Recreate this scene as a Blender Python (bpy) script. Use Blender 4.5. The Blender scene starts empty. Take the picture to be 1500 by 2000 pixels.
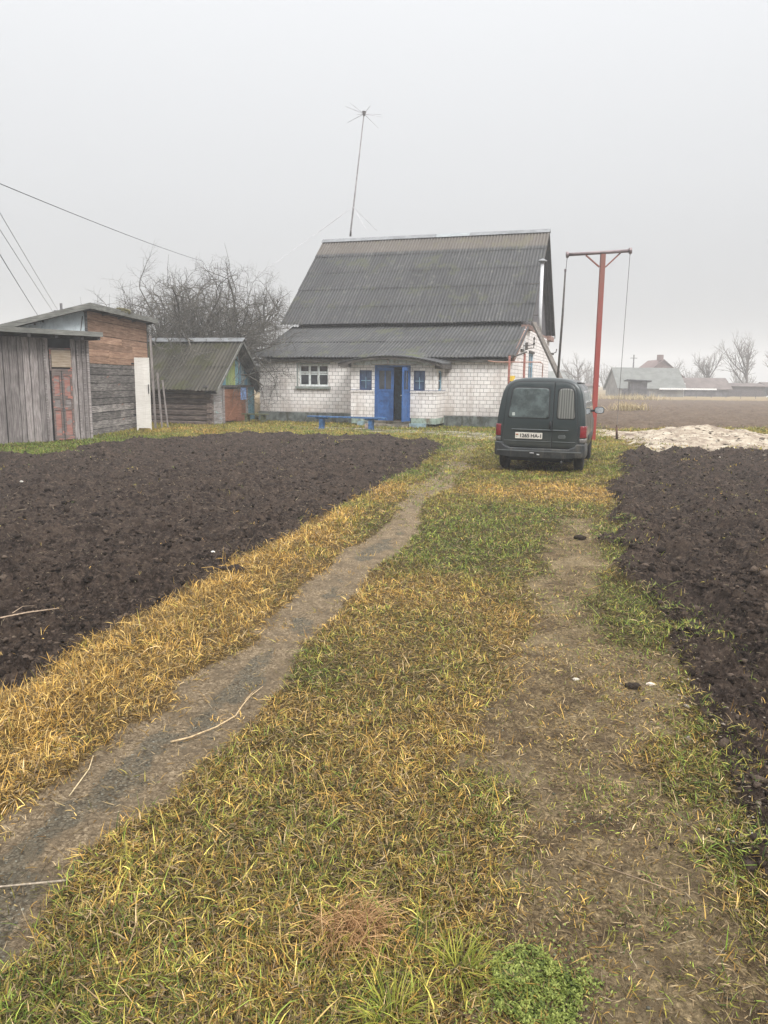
import bpy, bmesh, math, random
import numpy as np
from mathutils import Vector, Matrix
R = math.radians
rng = np.random.default_rng(7)
random.seed(7)
scene = bpy.context.scene

# ------------------------------------------------------------------ camera
cd = bpy.data.cameras.new('camera'); cam = bpy.data.objects.new('camera', cd)
scene.collection.objects.link(cam); scene.camera = cam
cd.sensor_fit = 'VERTICAL'; cd.sensor_height = 24.0; cd.lens = 24.0 * 1502 / 2000
cd.clip_start = 0.05; cd.clip_end = 2000
PITCH, ROLL = 0.1688, 0.0107
cam.matrix_world = (Matrix.Translation((0, 0, 1.75)) @ Matrix.Rotation(math.pi / 2 - PITCH, 4, 'X')
                    @ Matrix.Rotation(ROLL, 4, 'Z'))
# ------------------------------------------------------------------ sky, sun, exposure
SUN_EL, SUN_AZ = R(44), R(148)
w = bpy.data.worlds.new('World'); scene.world = w; w.use_nodes = True
nt = w.node_tree; nt.nodes.clear()
out = nt.nodes.new('ShaderNodeOutputWorld'); bg = nt.nodes.new('ShaderNodeBackground')
sky = nt.nodes.new('ShaderNodeTexSky'); sky.sky_type = 'NISHITA'; sky.sun_disc = False
sky.sun_elevation = SUN_EL; sky.sun_rotation = SUN_AZ; sky.dust_density = 4.0; sky.air_density = 1.0
bwn = nt.nodes.new('ShaderNodeRGBToBW')
tc = nt.nodes.new('ShaderNodeTexCoord'); sx = nt.nodes.new('ShaderNodeSeparateXYZ')
ramp = nt.nodes.new('ShaderNodeValToRGB')      # the even cloud deck: dull near the horizon, bright overhead
e = ramp.color_ramp.elements
e[0].position = 0.0; e[0].color = (0.325, 0.33, 0.335, 1)
e[1].position = 1.0; e[1].color = (2.3, 2.3, 2.32, 1)
for pos, c in ((0.08, (0.345, 0.35, 0.355)), (0.22, (0.455, 0.462, 0.473)), (0.42, (0.57, 0.58, 0.597)), (0.60, (1.5, 1.5, 1.52))):
    k = e.new(pos); k.color = (*c, 1)
mul = nt.nodes.new('ShaderNodeMix'); mul.data_type = 'RGBA'; mul.inputs[0].default_value = 0.93
nsc = nt.nodes.new('ShaderNodeVectorMath'); nsc.operation = 'SCALE'; nsc.inputs['Scale'].default_value = 0.12
sc2 = nt.nodes.new('ShaderNodeVectorMath'); sc2.operation = 'SCALE'; sc2.inputs['Scale'].default_value = 1.0
L = nt.links.new
L(tc.outputs['Generated'], sx.inputs[0]); L(sx.outputs['Z'], ramp.inputs[0])
L(sky.outputs[0], bwn.inputs[0]); L(bwn.outputs[0], nsc.inputs[0])
L(nsc.outputs[0], mul.inputs[6]); L(ramp.outputs[0], mul.inputs[7])
L(mul.outputs[2], bg.inputs[0]); L(bg.outputs[0], out.inputs[0])
bg.inputs[1].default_value = 1.0

sd = bpy.data.lights.new('sun', 'SUN'); sd.energy = 1.5; sd.angle = R(16); sd.color = (1, 0.97, 0.93)
sun = bpy.data.objects.new('sun', sd); scene.collection.objects.link(sun)
sun.rotation_euler = Vector((math.sin(SUN_AZ) * math.cos(SUN_EL), math.cos(SUN_AZ) * math.cos(SUN_EL), math.sin(SUN_EL))).to_track_quat('Z', 'Y').to_euler()
scene.view_settings.view_transform = 'Standard'; scene.view_settings.look = 'None'
scene.view_settings.gamma = 1; scene.view_settings.exposure = 0.75
scene.render.engine = 'CYCLES'
cy = scene.cycles
cy.use_denoising = True; cy.denoiser = 'OPENIMAGEDENOISE'; cy.denoising_input_passes = 'RGB_ALBEDO_NORMAL'
try: cy.denoising_prefilter = 'ACCURATE'
except Exception: pass
cy.max_bounces = 5; cy.diffuse_bounces = 2; cy.glossy_bounces = 3; cy.transmission_bounces = 4
cy.volume_bounces = 1; cy.transparent_max_bounces = 8
cy.use_adaptive_sampling = True; cy.adaptive_threshold = 0.01

# ------------------------------------------------------------------ helpers
def link(o):
    scene.collection.objects.link(o); return o

def thing(name, label, cat, loc=(0, 0, 0), rz=0.0, group=None):
    o = bpy.data.objects.new(name, None); link(o)
    o.empty_display_size = 0.1
    o.location = loc; o.rotation_euler = (0, 0, rz)
    o['label'] = label; o['category'] = cat
    if group: o['group'] = group
    return o

def tag(o, label=None, cat=None, group=None, kind=None):
    if label: o['label'] = label
    if cat: o['category'] = cat
    if group: o['group'] = group
    if kind: o['kind'] = kind
    return o

class MB:
    """collects pieces of one mesh"""
    def __init__(s):
        s.v = []; s.f = []; s.uv = []
    def add(s, vs, fs, uvs=None):
        b = len(s.v); s.v += [tuple(map(float, p)) for p in vs]
        for i, f in enumerate(fs):
            s.f.append([b + k for k in f])
            if uvs is not None: s.uv.append(uvs[i])
            else:
                P = [Vector(vs[k]) for k in f]
                n = (P[1] - P[0]).cross(P[-1] - P[0])
                ax = max(range(3), key=lambda a: abs(n[a]))
                if ax == 0: s.uv.append([(p.y, p.z) for p in P])
                elif ax == 1: s.uv.append([(p.x, p.z) for p in P])
                else: s.uv.append([(p.x, p.y) for p in P])
        return s
    def box(s, a, b, M=None):
        x0, y0, z0 = a; x1, y1, z1 = b
        V = [(x0, y0, z0), (x1, y0, z0), (x1, y1, z0), (x0, y1, z0), (x0, y0, z1), (x1, y0, z1), (x1, y1, z1), (x0, y1, z1)]
        F = [(0, 3, 2, 1), (4, 5, 6, 7), (0, 1, 5, 4), (1, 2, 6, 5), (2, 3, 7, 6), (3, 0, 4, 7)]
        if M is not None: V = [tuple(M @ Vector(p)) for p in V]
        return s.add(V, F)
    def prism(s, pts, ext):
        """pts: 3-D planar polygon (CCW seen from outside), ext: vector going back"""
        n = len(pts); e = Vector(ext); A = [Vector(p) for p in pts]; B = [p + e for p in A]
        F = [tuple(range(n)), tuple(range(2 * n - 1, n - 1, -1))]
        for i in range(n):
            j = (i + 1) % n; F.append((j, i, n + i, n + j))
        return s.add([tuple(p) for p in A + B], F)
    def plank(s, p0, p1, wid, thk, up=(0, 0, 1)):
        p0, p1 = Vector(p0), Vector(p1); d = (p1 - p0).normalized()
        side = d.cross(Vector(up))
        if side.length < 1e-4: side = d.cross(Vector((1, 0, 0)))
        side.normalize(); u = side.cross(d).normalized()
        a, b = side * wid / 2, u * thk / 2
        V = [p0 - a - b, p0 + a - b, p0 + a + b, p0 - a + b, p1 - a - b, p1 + a - b, p1 + a + b, p1 - a + b]
        F = [(0, 1, 2, 3), (7, 6, 5, 4), (0, 4, 5, 1), (1, 5, 6, 2), (2, 6, 7, 3), (3, 7, 4, 0)]
        ln = (p1 - p0).length
        off = random.random() * 3
        uv = [[(0, 0), (wid, 0), (wid, thk), (0, thk)]] * 2 + [[(off, 0), (off + ln, 0), (off + ln, wid), (off, wid)]] * 4
        return s.add([tuple(v) for v in V], F, uv)
    def tube(s, pts, rad, n=8, cap=True):
        pts = [Vector(p) for p in pts]
        if not hasattr(rad, '__len__'): rad = [rad] * len(pts)
        V = []; prev = None
        for i, p in enumerate(pts):
            d = (pts[min(i + 1, len(pts) - 1)] - pts[max(i - 1, 0)]).normalized()
            if prev is None:
                a = d.cross(Vector((0, 0, 1)));
                if a.length < 1e-3: a = d.cross(Vector((1, 0, 0)))
            else: a = prev - d * prev.dot(d)
            a.normalize(); prev = a; b = d.cross(a)
            for k in range(n):
                t = 2 * math.pi * k / n
                V.append(tuple(p + (a * math.cos(t) + b * math.sin(t)) * rad[i]))
        F = []
        for i in range(len(pts) - 1):
            for k in range(n):
                F.append((i * n + k, i * n + (k + 1) % n, (i + 1) * n + (k + 1) % n, (i + 1) * n + k))
        if cap and n > 2:
            F.append(tuple(range(n - 1, -1, -1))); m = (len(pts) - 1) * n; F.append(tuple(range(m, m + n)))
        return s.add(V, F)
    def grid(s, P, flip=False):
        """P: array rows x cols x 3"""
        P = np.asarray(P, float); r, c = P.shape[:2]
        F = []
        for i in range(r - 1):
            for j in range(c - 1):
                q = (i * c + j, i * c + j + 1, (i + 1) * c + j + 1, (i + 1) * c + j)
                F.append(q[::-1] if flip else q)
        return s.add(P.reshape(-1, 3).tolist(), F)
    def build(s, name, mat=None, parent=None, smooth=False, angle=None):
        me = bpy.data.meshes.new(name); me.from_pydata(s.v, [], s.f)
        uvl = me.uv_layers.new(name='UVMap')
        flat = [c for f in s.uv for p in f for c in p]
        uvl.data.foreach_set('uv', flat)
        if smooth: me.polygons.foreach_set('use_smooth', [True] * len(me.polygons))
        if angle is not None:
            me.polygons.foreach_set('use_smooth', [True] * len(me.polygons)); me.set_sharp_from_angle(angle=R(angle))
        me.update()
        o = bpy.data.objects.new(name, me); link(o)
        if mat is not None: me.materials.append(mat)
        if parent is not None: o.parent = parent
        return o

def np_mesh(name, V, F, mat=None, attrs=None, smooth=False, parent=None):
    """fast mesh from arrays; F: (n,k) array of quads or tris"""
    me = bpy.data.meshes.new(name)
    V = np.asarray(V, np.float32); F = np.asarray(F, np.int32); k = F.shape[1]
    me.vertices.add(len(V)); me.vertices.foreach_set('co', V.ravel())
    me.loops.add(F.size); me.loops.foreach_set('vertex_index', F.ravel())
    me.polygons.add(len(F)); me.polygons.foreach_set('loop_start', np.arange(0, F.size, k, dtype=np.int32))
    me.polygons.foreach_set('loop_total', np.full(len(F), k, np.int32))
    if smooth: me.polygons.foreach_set('use_smooth', np.ones(len(F), bool))
    for n, a in (attrs or {}).items():
        a = np.asarray(a, np.float32)
        if a.ndim == 1:
            at = me.attributes.new(n, 'FLOAT', 'POINT'); at.data.foreach_set('value', a)
        else:
            at = me.attributes.new(n, 'FLOAT_COLOR', 'POINT')
            c = np.ones((len(a), 4), np.float32); c[:, :3] = a; at.data.foreach_set('color', c.ravel())
    me.update(calc_edges=True)
    o = bpy.data.objects.new(name, me); link(o)
    if mat is not None: me.materials.append(mat)
    if parent is not None: o.parent = parent
    return o

# ---- numpy noise
def _hash(ix, iy, seed):
    n = (ix.astype(np.int64) * 374761393 + iy.astype(np.int64) * 668265263 + seed * 982451653) & 0xFFFFFFFF
    n = ((n ^ (n >> 13)) * 1274126177) & 0xFFFFFFFF
    n = (n ^ (n >> 16)) & 0xFFFFFFFF
    return n / 4294967295.0
def vnoise(x, y, seed=0):
    ix, iy = np.floor(x), np.floor(y); fx, fy = x - ix, y - iy
    fx = fx * fx * (3 - 2 * fx); fy = fy * fy * (3 - 2 * fy)
    a = _hash(ix, iy, seed); b = _hash(ix + 1, iy, seed); c = _hash(ix, iy + 1, seed); d = _hash(ix + 1, iy + 1, seed)
    return (a * (1 - fx) + b * fx) * (1 - fy) + (c * (1 - fx) + d * fx) * fy
def fbm(x, y, seed=0, octv=4):
    s = 0; a = 0.5; t = 0
    for o in range(octv):
        s = s + a * vnoise(x * 2 ** o + 17.3 * o, y * 2 ** o - 9.1 * o, seed + o); t += a; a *= 0.5
    return s / t
def worley(x, y, seed=0):
    ix, iy = np.floor(x), np.floor(y); best = np.full(x.shape, 9.0); hid = np.zeros(x.shape)
    for dx in (-1, 0, 1):
        for dy in (-1, 0, 1):
            cx, cy_ = ix + dx, iy + dy
            px = cx + _hash(cx, cy_, seed); py = cy_ + _hash(cx, cy_, seed + 5)
            d = (px - x) ** 2 + (py - y) ** 2; m = d < best
            best = np.where(m, d, best); hid = np.where(m, _hash(cx, cy_, seed + 9), hid)
    return np.sqrt(best), hid
def sstep(a, b, x):
    t = np.clip((x - a) / (b - a), 0, 1); return t * t * (3 - 2 * t)
def poly_sd(x, y, poly):
    """signed distance, positive inside"""
    P = np.array(poly); n = len(P); d = np.full(x.shape, 1e9); ins = np.zeros(x.shape, bool)
    for i in range(n):
        a, b = P[i], P[(i + 1) % n]; e = b - a
        t = np.clip(((x - a[0]) * e[0] + (y - a[1]) * e[1]) / (e @ e + 1e-12), 0, 1)
        d = np.minimum(d, (x - a[0] - t * e[0]) ** 2 + (y - a[1] - t * e[1]) ** 2)
        c = ((a[1] > y) != (b[1] > y)) & (x < (b[0] - a[0]) * (y - a[1]) / (b[1] - a[1] + 1e-12) + a[0])
        ins ^= c
    return np.where(ins, 1, -1) * np.sqrt(d)

# ---- materials
class NT:
    def __init__(s, name, rough=0.8, spec=0.3):
        s.m = bpy.data.materials.new(name); s.m.use_nodes = True; s.t = s.m.node_tree
        s.b = s.t.nodes['Principled BSDF']; s.b.inputs['Roughness'].default_value = rough
        s.b.inputs['Specular IOR Level'].default_value = spec
    def n(s, typ, **kw):
        nd = s.t.nodes.new('ShaderNode' + typ)
        for k, v in kw.items():
            if k in nd.inputs: s.set(nd, k, v)
            else: setattr(nd, k, v)
        return nd
    def set(s, nd, k, v):
        if hasattr(v, 'links') or isinstance(v, bpy.types.NodeSocket): s.t.links.new(v, nd.inputs[k])
        else: nd.inputs[k].default_value = v
    def coord(s, which='Object', scale=(1, 1, 1)):
        c = s.n('TexCoord'); m = s.n('Mapping'); s.t.links.new(c.outputs[which], m.inputs[0])
        m.inputs['Scale'].default_value = scale; return m.outputs[0]
    def noise(s, vec, scale, detail=4, rough=0.55, dist=0):
        nd = s.n('TexNoise'); s.t.links.new(vec, nd.inputs['Vector'])
        nd.inputs['Scale'].default_value = scale; nd.inputs['Detail'].default_value = detail
        nd.inputs['Roughness'].default_value = rough; nd.inputs['Distortion'].default_value = dist
        mr = s.n('MapRange'); s.t.links.new(nd.outputs['Fac'], mr.inputs[0])
        for k, v in zip(('From Min', 'From Max', 'To Min', 'To Max'), (0.24, 0.76, 0.0, 1.0)): mr.inputs[k].default_value = v
        return mr.outputs[0]
    def ramp(s, fac, stops):
        nd = s.n('ValToRGB'); s.t.links.new(fac, nd.inputs[0]); e = nd.color_ramp.elements
        e[0].position = stops[0][0]; e[0].color = (*stops[0][1], 1)
        e[1].position = stops[-1][0]; e[1].color = (*stops[-1][1], 1)
        for p, c in stops[1:-1]:
            k = e.new(p); k.color = (*c, 1)
        return nd.outputs[0]
    def mix(s, fac, a, b, mode='MIX'):
        nd = s.n('Mix', data_type='RGBA', blend_type=mode)
        for i, v in ((0, fac), (6, a), (7, b)):
            if isinstance(v, bpy.types.NodeSocket): s.t.links.new(v, nd.inputs[i])
            elif i: nd.inputs[i].default_value = (*v, 1) if len(v) == 3 else v
            else: nd.inputs[i].default_value = v
        return nd.outputs[2]
    def math(s, op, a, b=0.0, clamp=False):
        nd = s.n('Math', operation=op, use_clamp=clamp)
        for i, v in ((0, a), (1, b)):
            if isinstance(v, bpy.types.NodeSocket): s.t.links.new(v, nd.inputs[i])
            else: nd.inputs[i].default_value = v
        return nd.outputs[0]
    def attr(s, name, col=False):
        nd = s.n('Attribute'); nd.attribute_name = name; return nd.outputs['Color' if col else 'Fac']
    def island(s):
        return s.n('NewGeometry').outputs['Random Per Island']
    def color(s, v):
        if isinstance(v, bpy.types.NodeSocket): s.t.links.new(v, s.b.inputs['Base Color'])
        else: s.b.inputs['Base Color'].default_value = (*v, 1)
        return s
    def bump(s, h, strength=0.5, dist=0.01):
        nd = s.n('Bump'); nd.inputs['Strength'].default_value = strength; nd.inputs['Distance'].default_value = dist
        s.t.links.new(h, nd.inputs['Height']); s.t.links.new(nd.outputs[0], s.b.inputs['Normal']); return s

def lerp3(a, b, t): return tuple(x + (y - x) * t for x, y in zip(a, b))

def wood(name, cols, grain=(1, 1, 1), island=0.35, rough=0.85, gscale=18, peel=None, uv=True):
    """weathered boards: cols = dark, mid, light; the grain runs along UV x; peel = leftover paint"""
    m = NT(name, rough, 0.2)
    v = m.coord('UV' if uv else 'Object', (0.45, 5, 5) if uv else grain)
    g = m.noise(v, gscale * 0.35, 8, 0.7, 0.6)
    base = m.ramp(g, [(0.25, cols[0]), (0.5, cols[1]), (0.75, cols[2])])
    blot = m.noise(m.coord('Object'), 2.2, 5, 0.6)
    base = m.mix(m.math('MULTIPLY', blot, 0.75), base, cols[0])
    isl = m.ramp(m.island(), [(0, (1 - island,) * 3), (0.5, (1, 1, 1)), (1, (1 + island,) * 3)])
    base = m.mix(1.0, base, isl, 'MULTIPLY')
    if peel:
        col, amt = peel
        pn = m.noise(m.coord('UV' if uv else 'Object', (1, 2.6, 1)), 2.6, 7, 0.7, 0.3)
        f = m.ramp(pn, [(1 - amt - 0.04, (0, 0, 0)), (1 - amt + 0.04, (1, 1, 1))])
        base = m.mix(f, base, col)
    m.color(base); m.bump(g, 0.6, 0.006)
    return m.m

def plain(name, col, rough=0.6, spec=0.4, metal=0.0, var=0.25, scale=6.0, dirt=None):
    m = NT(name, rough, spec); m.b.inputs['Metallic'].default_value = metal
    n = m.noise(m.coord('Object'), scale, 6, 0.65)
    c = m.ramp(n, [(0.3, tuple(x * (1 - var) for x in col)), (0.7, tuple(min(1, x * (1 + var)) for x in col))])
    if dirt:
        dn = m.noise(m.coord('Object', (1, 1, 0.4)), scale * 0.6, 8, 0.75, 0.4)
        f = m.ramp(dn, [(0.5, (0, 0, 0)), (0.68, (1, 1, 1))]); c = m.mix(f, c, dirt)
    m.color(c); m.bump(n, 0.2, 0.004)
    return m.m
# ------------------------------------------------------------------ the ground and its zones (metres, camera foot at 0,0)
SOIL_L=[(-14.39,12.98),(-11.16,15.88),(-8.66,17.27),(-7.57,17.63),(-7.52,18.69),(-7.67,19.86),(-7.22,20.57),(-7.37,21.99),(-6.46,22.51),(-5.59,23.91),(-4.69,25.60),(-3.69,25.39),(-2.29,24.88),(-1.12,24.59),(-0.08,25.3),(0.34,23.69),(1.26,23.20),(1.73,21.93),(1.25,19.03),(0.71,16.07),(0.39,14.85),(-0.03,13.29),(-0.25,12.04),(-0.61,10.79),(-0.81,9.71),(-1.03,8.78),(-1.32,7.76),(-1.48,7.03),(-1.62,6.30),(-1.71,5.77),(-1.84,5.32),(-1.92,5.04),(-2.03,4.83),(-1.98,4.30),(-2.12,4.04),(-2.25,3.33),(-2.64,2.49),(-7.75,4.34),(-14,8)]
TRACK_L=[(2.53,22.98),(1.33,17.18),(0.94,14.57),(0.44,13.33),(0.34,11.70),(0.20,10.85),(0.09,9.62),(-0.21,8.44),(-0.46,7.90),(-0.52,7.21),(-0.63,6.63),(-0.75,6.02),(-0.84,5.48),(-0.93,4.91),(-1.19,4.40),(-1.19,3.96),(-1.32,3.67),(-1.38,3.40),(-1.44,3.16),(-1.53,2.83),(-1.61,2.45),(-1.73,2.02),(-1.9,0.5),(-1.3,0.5),(-1.18,1.84),(-1.13,2.03),(-1.08,2.11),(-1.10,2.27),(-1.07,2.47),(-1.09,2.62),(-1.01,2.82),(-0.95,2.98),(-0.86,3.21),(-0.76,3.54),(-0.68,3.84),(-0.65,4.08),(-0.58,4.55),(-0.49,5.08),(-0.31,5.89),(-0.21,6.31),(-0.17,6.76),(-0.04,7.30),(0.18,7.83),(0.38,8.86),(0.49,10.30),(0.64,11.56),(1.06,12.48),(1.35,14.13),(2.03,17.26),(2.63,21.87)]
SOIL_R=[(6.81,20.72),(5.39,17.96),(5.08,16.40),(4.31,14.08),(3.92,13.62),(3.69,12.50),(3.30,10.78),(2.90,9.97),(2.97,9.23),(2.42,8.53),(2.62,8.05),(2.12,6.85),(2.17,6.23),(2.18,5.87),(2.07,5.52),(1.97,4.91),(1.77,4.25),(1.63,3.77),(1.60,3.39),(1.45,2.89),(1.28,2.68),(1.36,2.55),(1.28,2.28),(1.31,1.96),(1.5,0.5),(9,0.5),(30,5),(30,24),(16,22),(12.87,21.38),(11.46,22.03),(9.19,22.90),(7.70,21.8)]
BARE_R=[(2.44,10.02),(1.94,8.95),(1.57,7.37),(1.24,6.41),(1.07,5.67),(0.83,4.59),(0.66,4.18),(0.46,3.74),(0.42,3.29),(0.48,3.03),(0.41,2.73),(0.38,2.54),(0.45,2.37),(0.40,2.15),(0.30,1.95),(0.26,1.70),(0.3,0.5),(1.5,0.5),(1.28,2.28),(1.28,2.68),(1.48,3.05),(1.28,3.04),(1.22,3.31),(1.55,3.74),(1.77,4.25),(1.92,4.90),(1.53,5.10),(1.69,5.97),(2.11,6.99),(2.40,8.39),(2.78,10.04)]
SAND=[(7.2,25.0),(7.9,29.5),(8.6,28.5),(11.2,29.2),(13.84,27.0),(17.5,25.0),(24,24),(24,19.5),(16.72,19.6),(12.40,19.62),(10.39,20.84),(9.51,20.74),(8.20,20.58),(7.7,21.3),(6.84,20.6),(7.5,23.0)]
YARD=[(-3.6,30.0),(-1.21,29.4),(0.92,28.55),(3.75,27.10),(3.89,25.11),(3.59,23.13),(2.78,23.42),(2.14,25.08),(0.67,26.34),(-0.92,26.88),(-2.82,28.00)]

def zones(x, y):
    wob = (fbm(x * 3, y * 3, 3) - 0.5) * 0.35 + (fbm(x * 14, y * 14, 4) - 0.5) * 0.12
    far = sstep(8, 20, y)
    wob = wob * (1 + far)
    sl = poly_sd(x, y, SOIL_L); sr = poly_sd(x, y, SOIL_R)
    # the far field beyond the yard, to the tan strip a hundred metres off
    ff = np.minimum(np.minimum(y - 30.5 - 0.25 * (x - 12), x - 8.2 - 0.02 * (y - 30)), 84 + 6 * (fbm(x * .05, y * .05, 8) - .5) - y)
    soilL = sstep(-0.07, 0.07, sl + wob * 0.35)
    soilR = sstep(-0.10, 0.12, sr + wob * 0.7)
    farf = sstep(-0.6, 0.6, ff + wob * 2)
    tr = poly_sd(x, y, TRACK_L) + wob * 0.5
    track = sstep(-0.07, 0.07, tr)
    grav = 0.85 * sstep(0.08, 0.30, tr + (fbm(x * 5, y * 2.2, 21) - 0.52) * 0.55) * sstep(13, 7, y)
    bare = sstep(-0.18, 0.22, poly_sd(x, y, BARE_R) + wob * 1.0)
    sand = sstep(-0.15, 0.35, poly_sd(x, y, SAND) + wob * 2.2)
    yard = sstep(-0.2, 0.3, poly_sd(x, y, YARD) + wob * 1.2)
    soilR = soilR * (1 - sand)
    farf = farf * (1 - sand)
    return dict(sl=sl, sr=sr, soilL=soilL, soilR=soilR, farf=farf, track=track, grav=grav, bare=bare, sand=sand, yard=yard, tr=tr)

def clods(x, y):
    """height of ploughed earth, about 0..1"""
    w1, h1 = worley(x * 3.2 + (fbm(x * 5, y * 5, 31) - .5) * 1.2, y * 3.2, 41)
    w2, h2 = worley(x * 9 + (fbm(x * 12, y * 12, 33) - .5) * 1.2, y * 9, 42)
    w3, h3 = worley(x * 24, y * 24, 43)
    a = np.clip(1 - w1 * 1.15, 0, 1) * (0.3 + 0.7 * h1)
    b = np.clip(1 - w2 * 1.15, 0, 1) * (0.2 + 0.8 * h2)
    c = np.clip(1 - w3 * 1.1, 0, 1) * h3
    w0, h0 = worley(x * 1.7 + (fbm(x * 3, y * 3, 35) - .5) * 1.4, y * 1.7, 44)
    z = np.clip(1 - w0 * 1.1, 0, 1) * h0
    return 0.40 * z + 0.42 * a + 0.40 * b + 0.26 * c

def height(x, y, Z=None):
    Z = Z or zones(x, y)
    soft = (fbm(x * 0.8, y * 0.8, 51) - 0.5) * 0.05 + (fbm(x * 5, y * 5, 52) - 0.5) * 0.018
    soil = np.maximum(np.maximum(Z['soilL'], Z['soilR']), Z['farf'])
    h = soft
    # the grass verge beside the track stands a little above soil and track
    verge = np.exp(-((Z['sl'] + 0.32) / 0.28) ** 2) * sstep(16, 6, y) * (x < 1.0)
    h = h + 0.05 * verge
    h = h - 0.035 * Z['track'] * sstep(22, 12, y) - 0.02 * Z['bare']
    h = h + Z['track'] * (fbm(x * 30, y * 30, 55) - 0.5) * 0.008 + Z['bare'] * (fbm(x * 22, y * 22, 56) - 0.5) * 0.025
    c = clods(x, y); big = fbm(x * 1.4, y * 1.4, 57)
    amp = 0.195 + 0.03 * sstep(15, 30, y)
    furrow = (np.sin((x * 0.95 - y * 0.31) * 5.2 + 2.5 * fbm(x * .5, y * .5, 58)) * 0.5 + 0.5)
    h = h + soil * (c * amp + (big - 0.5) * 0.12 + furrow * 0.045 - 0.085)
    h = h + Z['soilR'] * 0.045 * np.sin(Z['sr'] * 2 * math.pi / 0.62 + 1.5 * fbm(x * .6, y * .6, 60)) * sstep(0.2, 0.5, Z['sr'])
    h = h - Z['soilR'] * 0.09 * np.exp(-((Z['sr'] - 0.55) / 0.16) ** 2) * (0.4 + fbm(x * .9, y * .9, 59))
    # heap of pale sand and lime
    sp = np.clip(Z['sand'], 0, 1)
    core = sstep(-0.3, 2.2, poly_sd(x, y, SAND))
    lump = np.exp(-(((x - 9.8) / 2.0) ** 2 + ((y - 24.2) / 2.2) ** 2)) * 0.34 + np.exp(-(((x - 14.5) / 4.0) ** 2 + ((y - 22.6) / 2.0) ** 2)) * 0.10
    h = h + sp * (0.06 * core + lump * (0.7 + 0.6 * fbm(x * 1.3, y * 1.3, 61)) + (fbm(x * 1.8, y * 1.8, 62) - 0.5) * 0.20 + (fbm(x * 7, y * 7, 64) - 0.5) * 0.04)
    h = h + 0.10 * np.exp(-((Z['sr'] + 0.0) / 0.25) ** 2) * Z['soilR'] * fbm(x * 2, y * 2, 63)
    return h * sstep(-1.0, 0.6, y)

def build_ground():
    ys = [1.0]
    while ys[-1] < 400:
        y = ys[-1]
        st = (y * y + 3.06) / 1.75 * 0.00125
        if y < 34: st = min(st, 0.075)
        elif y < 60: st = min(st, 0.25)
        ys.append(y + st)
    ys = np.array([-12, -8, -5, -3, -2, -1.2, -0.6, -0.2, 0.2, 0.5, 0.75] + ys)
    ss = [0.0]
    while ss[-1] < 3.2:
        s = ss[-1]; ss.append(s + (0.0019 if s < 0.60 else min(0.0019 + (s - 0.60) * 0.05, 0.12)))
    ss = np.array(ss); ss = np.concatenate([-ss[:0:-1], ss])
    X = ss[None, :] * (np.maximum(ys, 0.6)[:, None] + 1.2); Y = np.repeat(ys[:, None], len(ss), 1)
    x, y = X.ravel(), Y.ravel()
    Z = zones(x, y); h = height(x, y, Z)
    V = np.stack([x, y, h], 1)
    r, c = X.shape
    i = np.arange(r - 1)[:, None] * c + np.arange(c - 1)[None, :]
    F = np.stack([i, i + 1, i + c + 1, i + c], -1).reshape(-1, 4)
    soil = np.maximum(Z['soilL'], Z['soilR'])
    cl = {}
    def fm(a): return a[F].mean(1)
    kind = np.zeros(len(F), int)
    kind[fm(Z['yard']) > 0.5] = 5
    kind[fm(Z['track']) > 0.5] = 1
    kind[fm(Z['bare']) > 0.6] = 6
    kind[fm(Z['soilL']) > 0.5] = 2
    kind[fm(Z['soilR']) > 0.5] = 3
    kind[fm(Z['farf']) > 0.5] = 4
    kind[fm(Z['sand']) > 0.5] = 7
    names = {0: 'ground', 1: 'dirt_track', 2: 'ploughed_soil', 3: 'ploughed_soil', 4: 'ploughed_field', 5: 'footpath', 6: 'wheel_track', 7: 'sand_heap'}
    # brightness of the grass thatch
    g = grass_tone(x, y)
    A = dict(soil=np.maximum(soil, Z['farf']), track=Z['track'] * (1 - .45 * sstep(9, 14, y) * sstep(.35, .6, fbm(x * 1.5, y * .8, 77))), grav=Z['grav'], bare=Z['bare'], sand=Z['sand'], yard=Z['yard'], tone=g, farg=sstep(60, 90, y), far_earth=Z['farf'])
    for k, nm in names.items():
        f = F[kind == k]
        if not len(f): continue
        u, inv = np.unique(f, return_inverse=True)
        o = np_mesh(nm, V[u], inv.reshape(f.shape), M_EARTH, {n: a[u] for n, a in A.items()}, smooth=True)
        tag(o, kind='structure')

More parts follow.
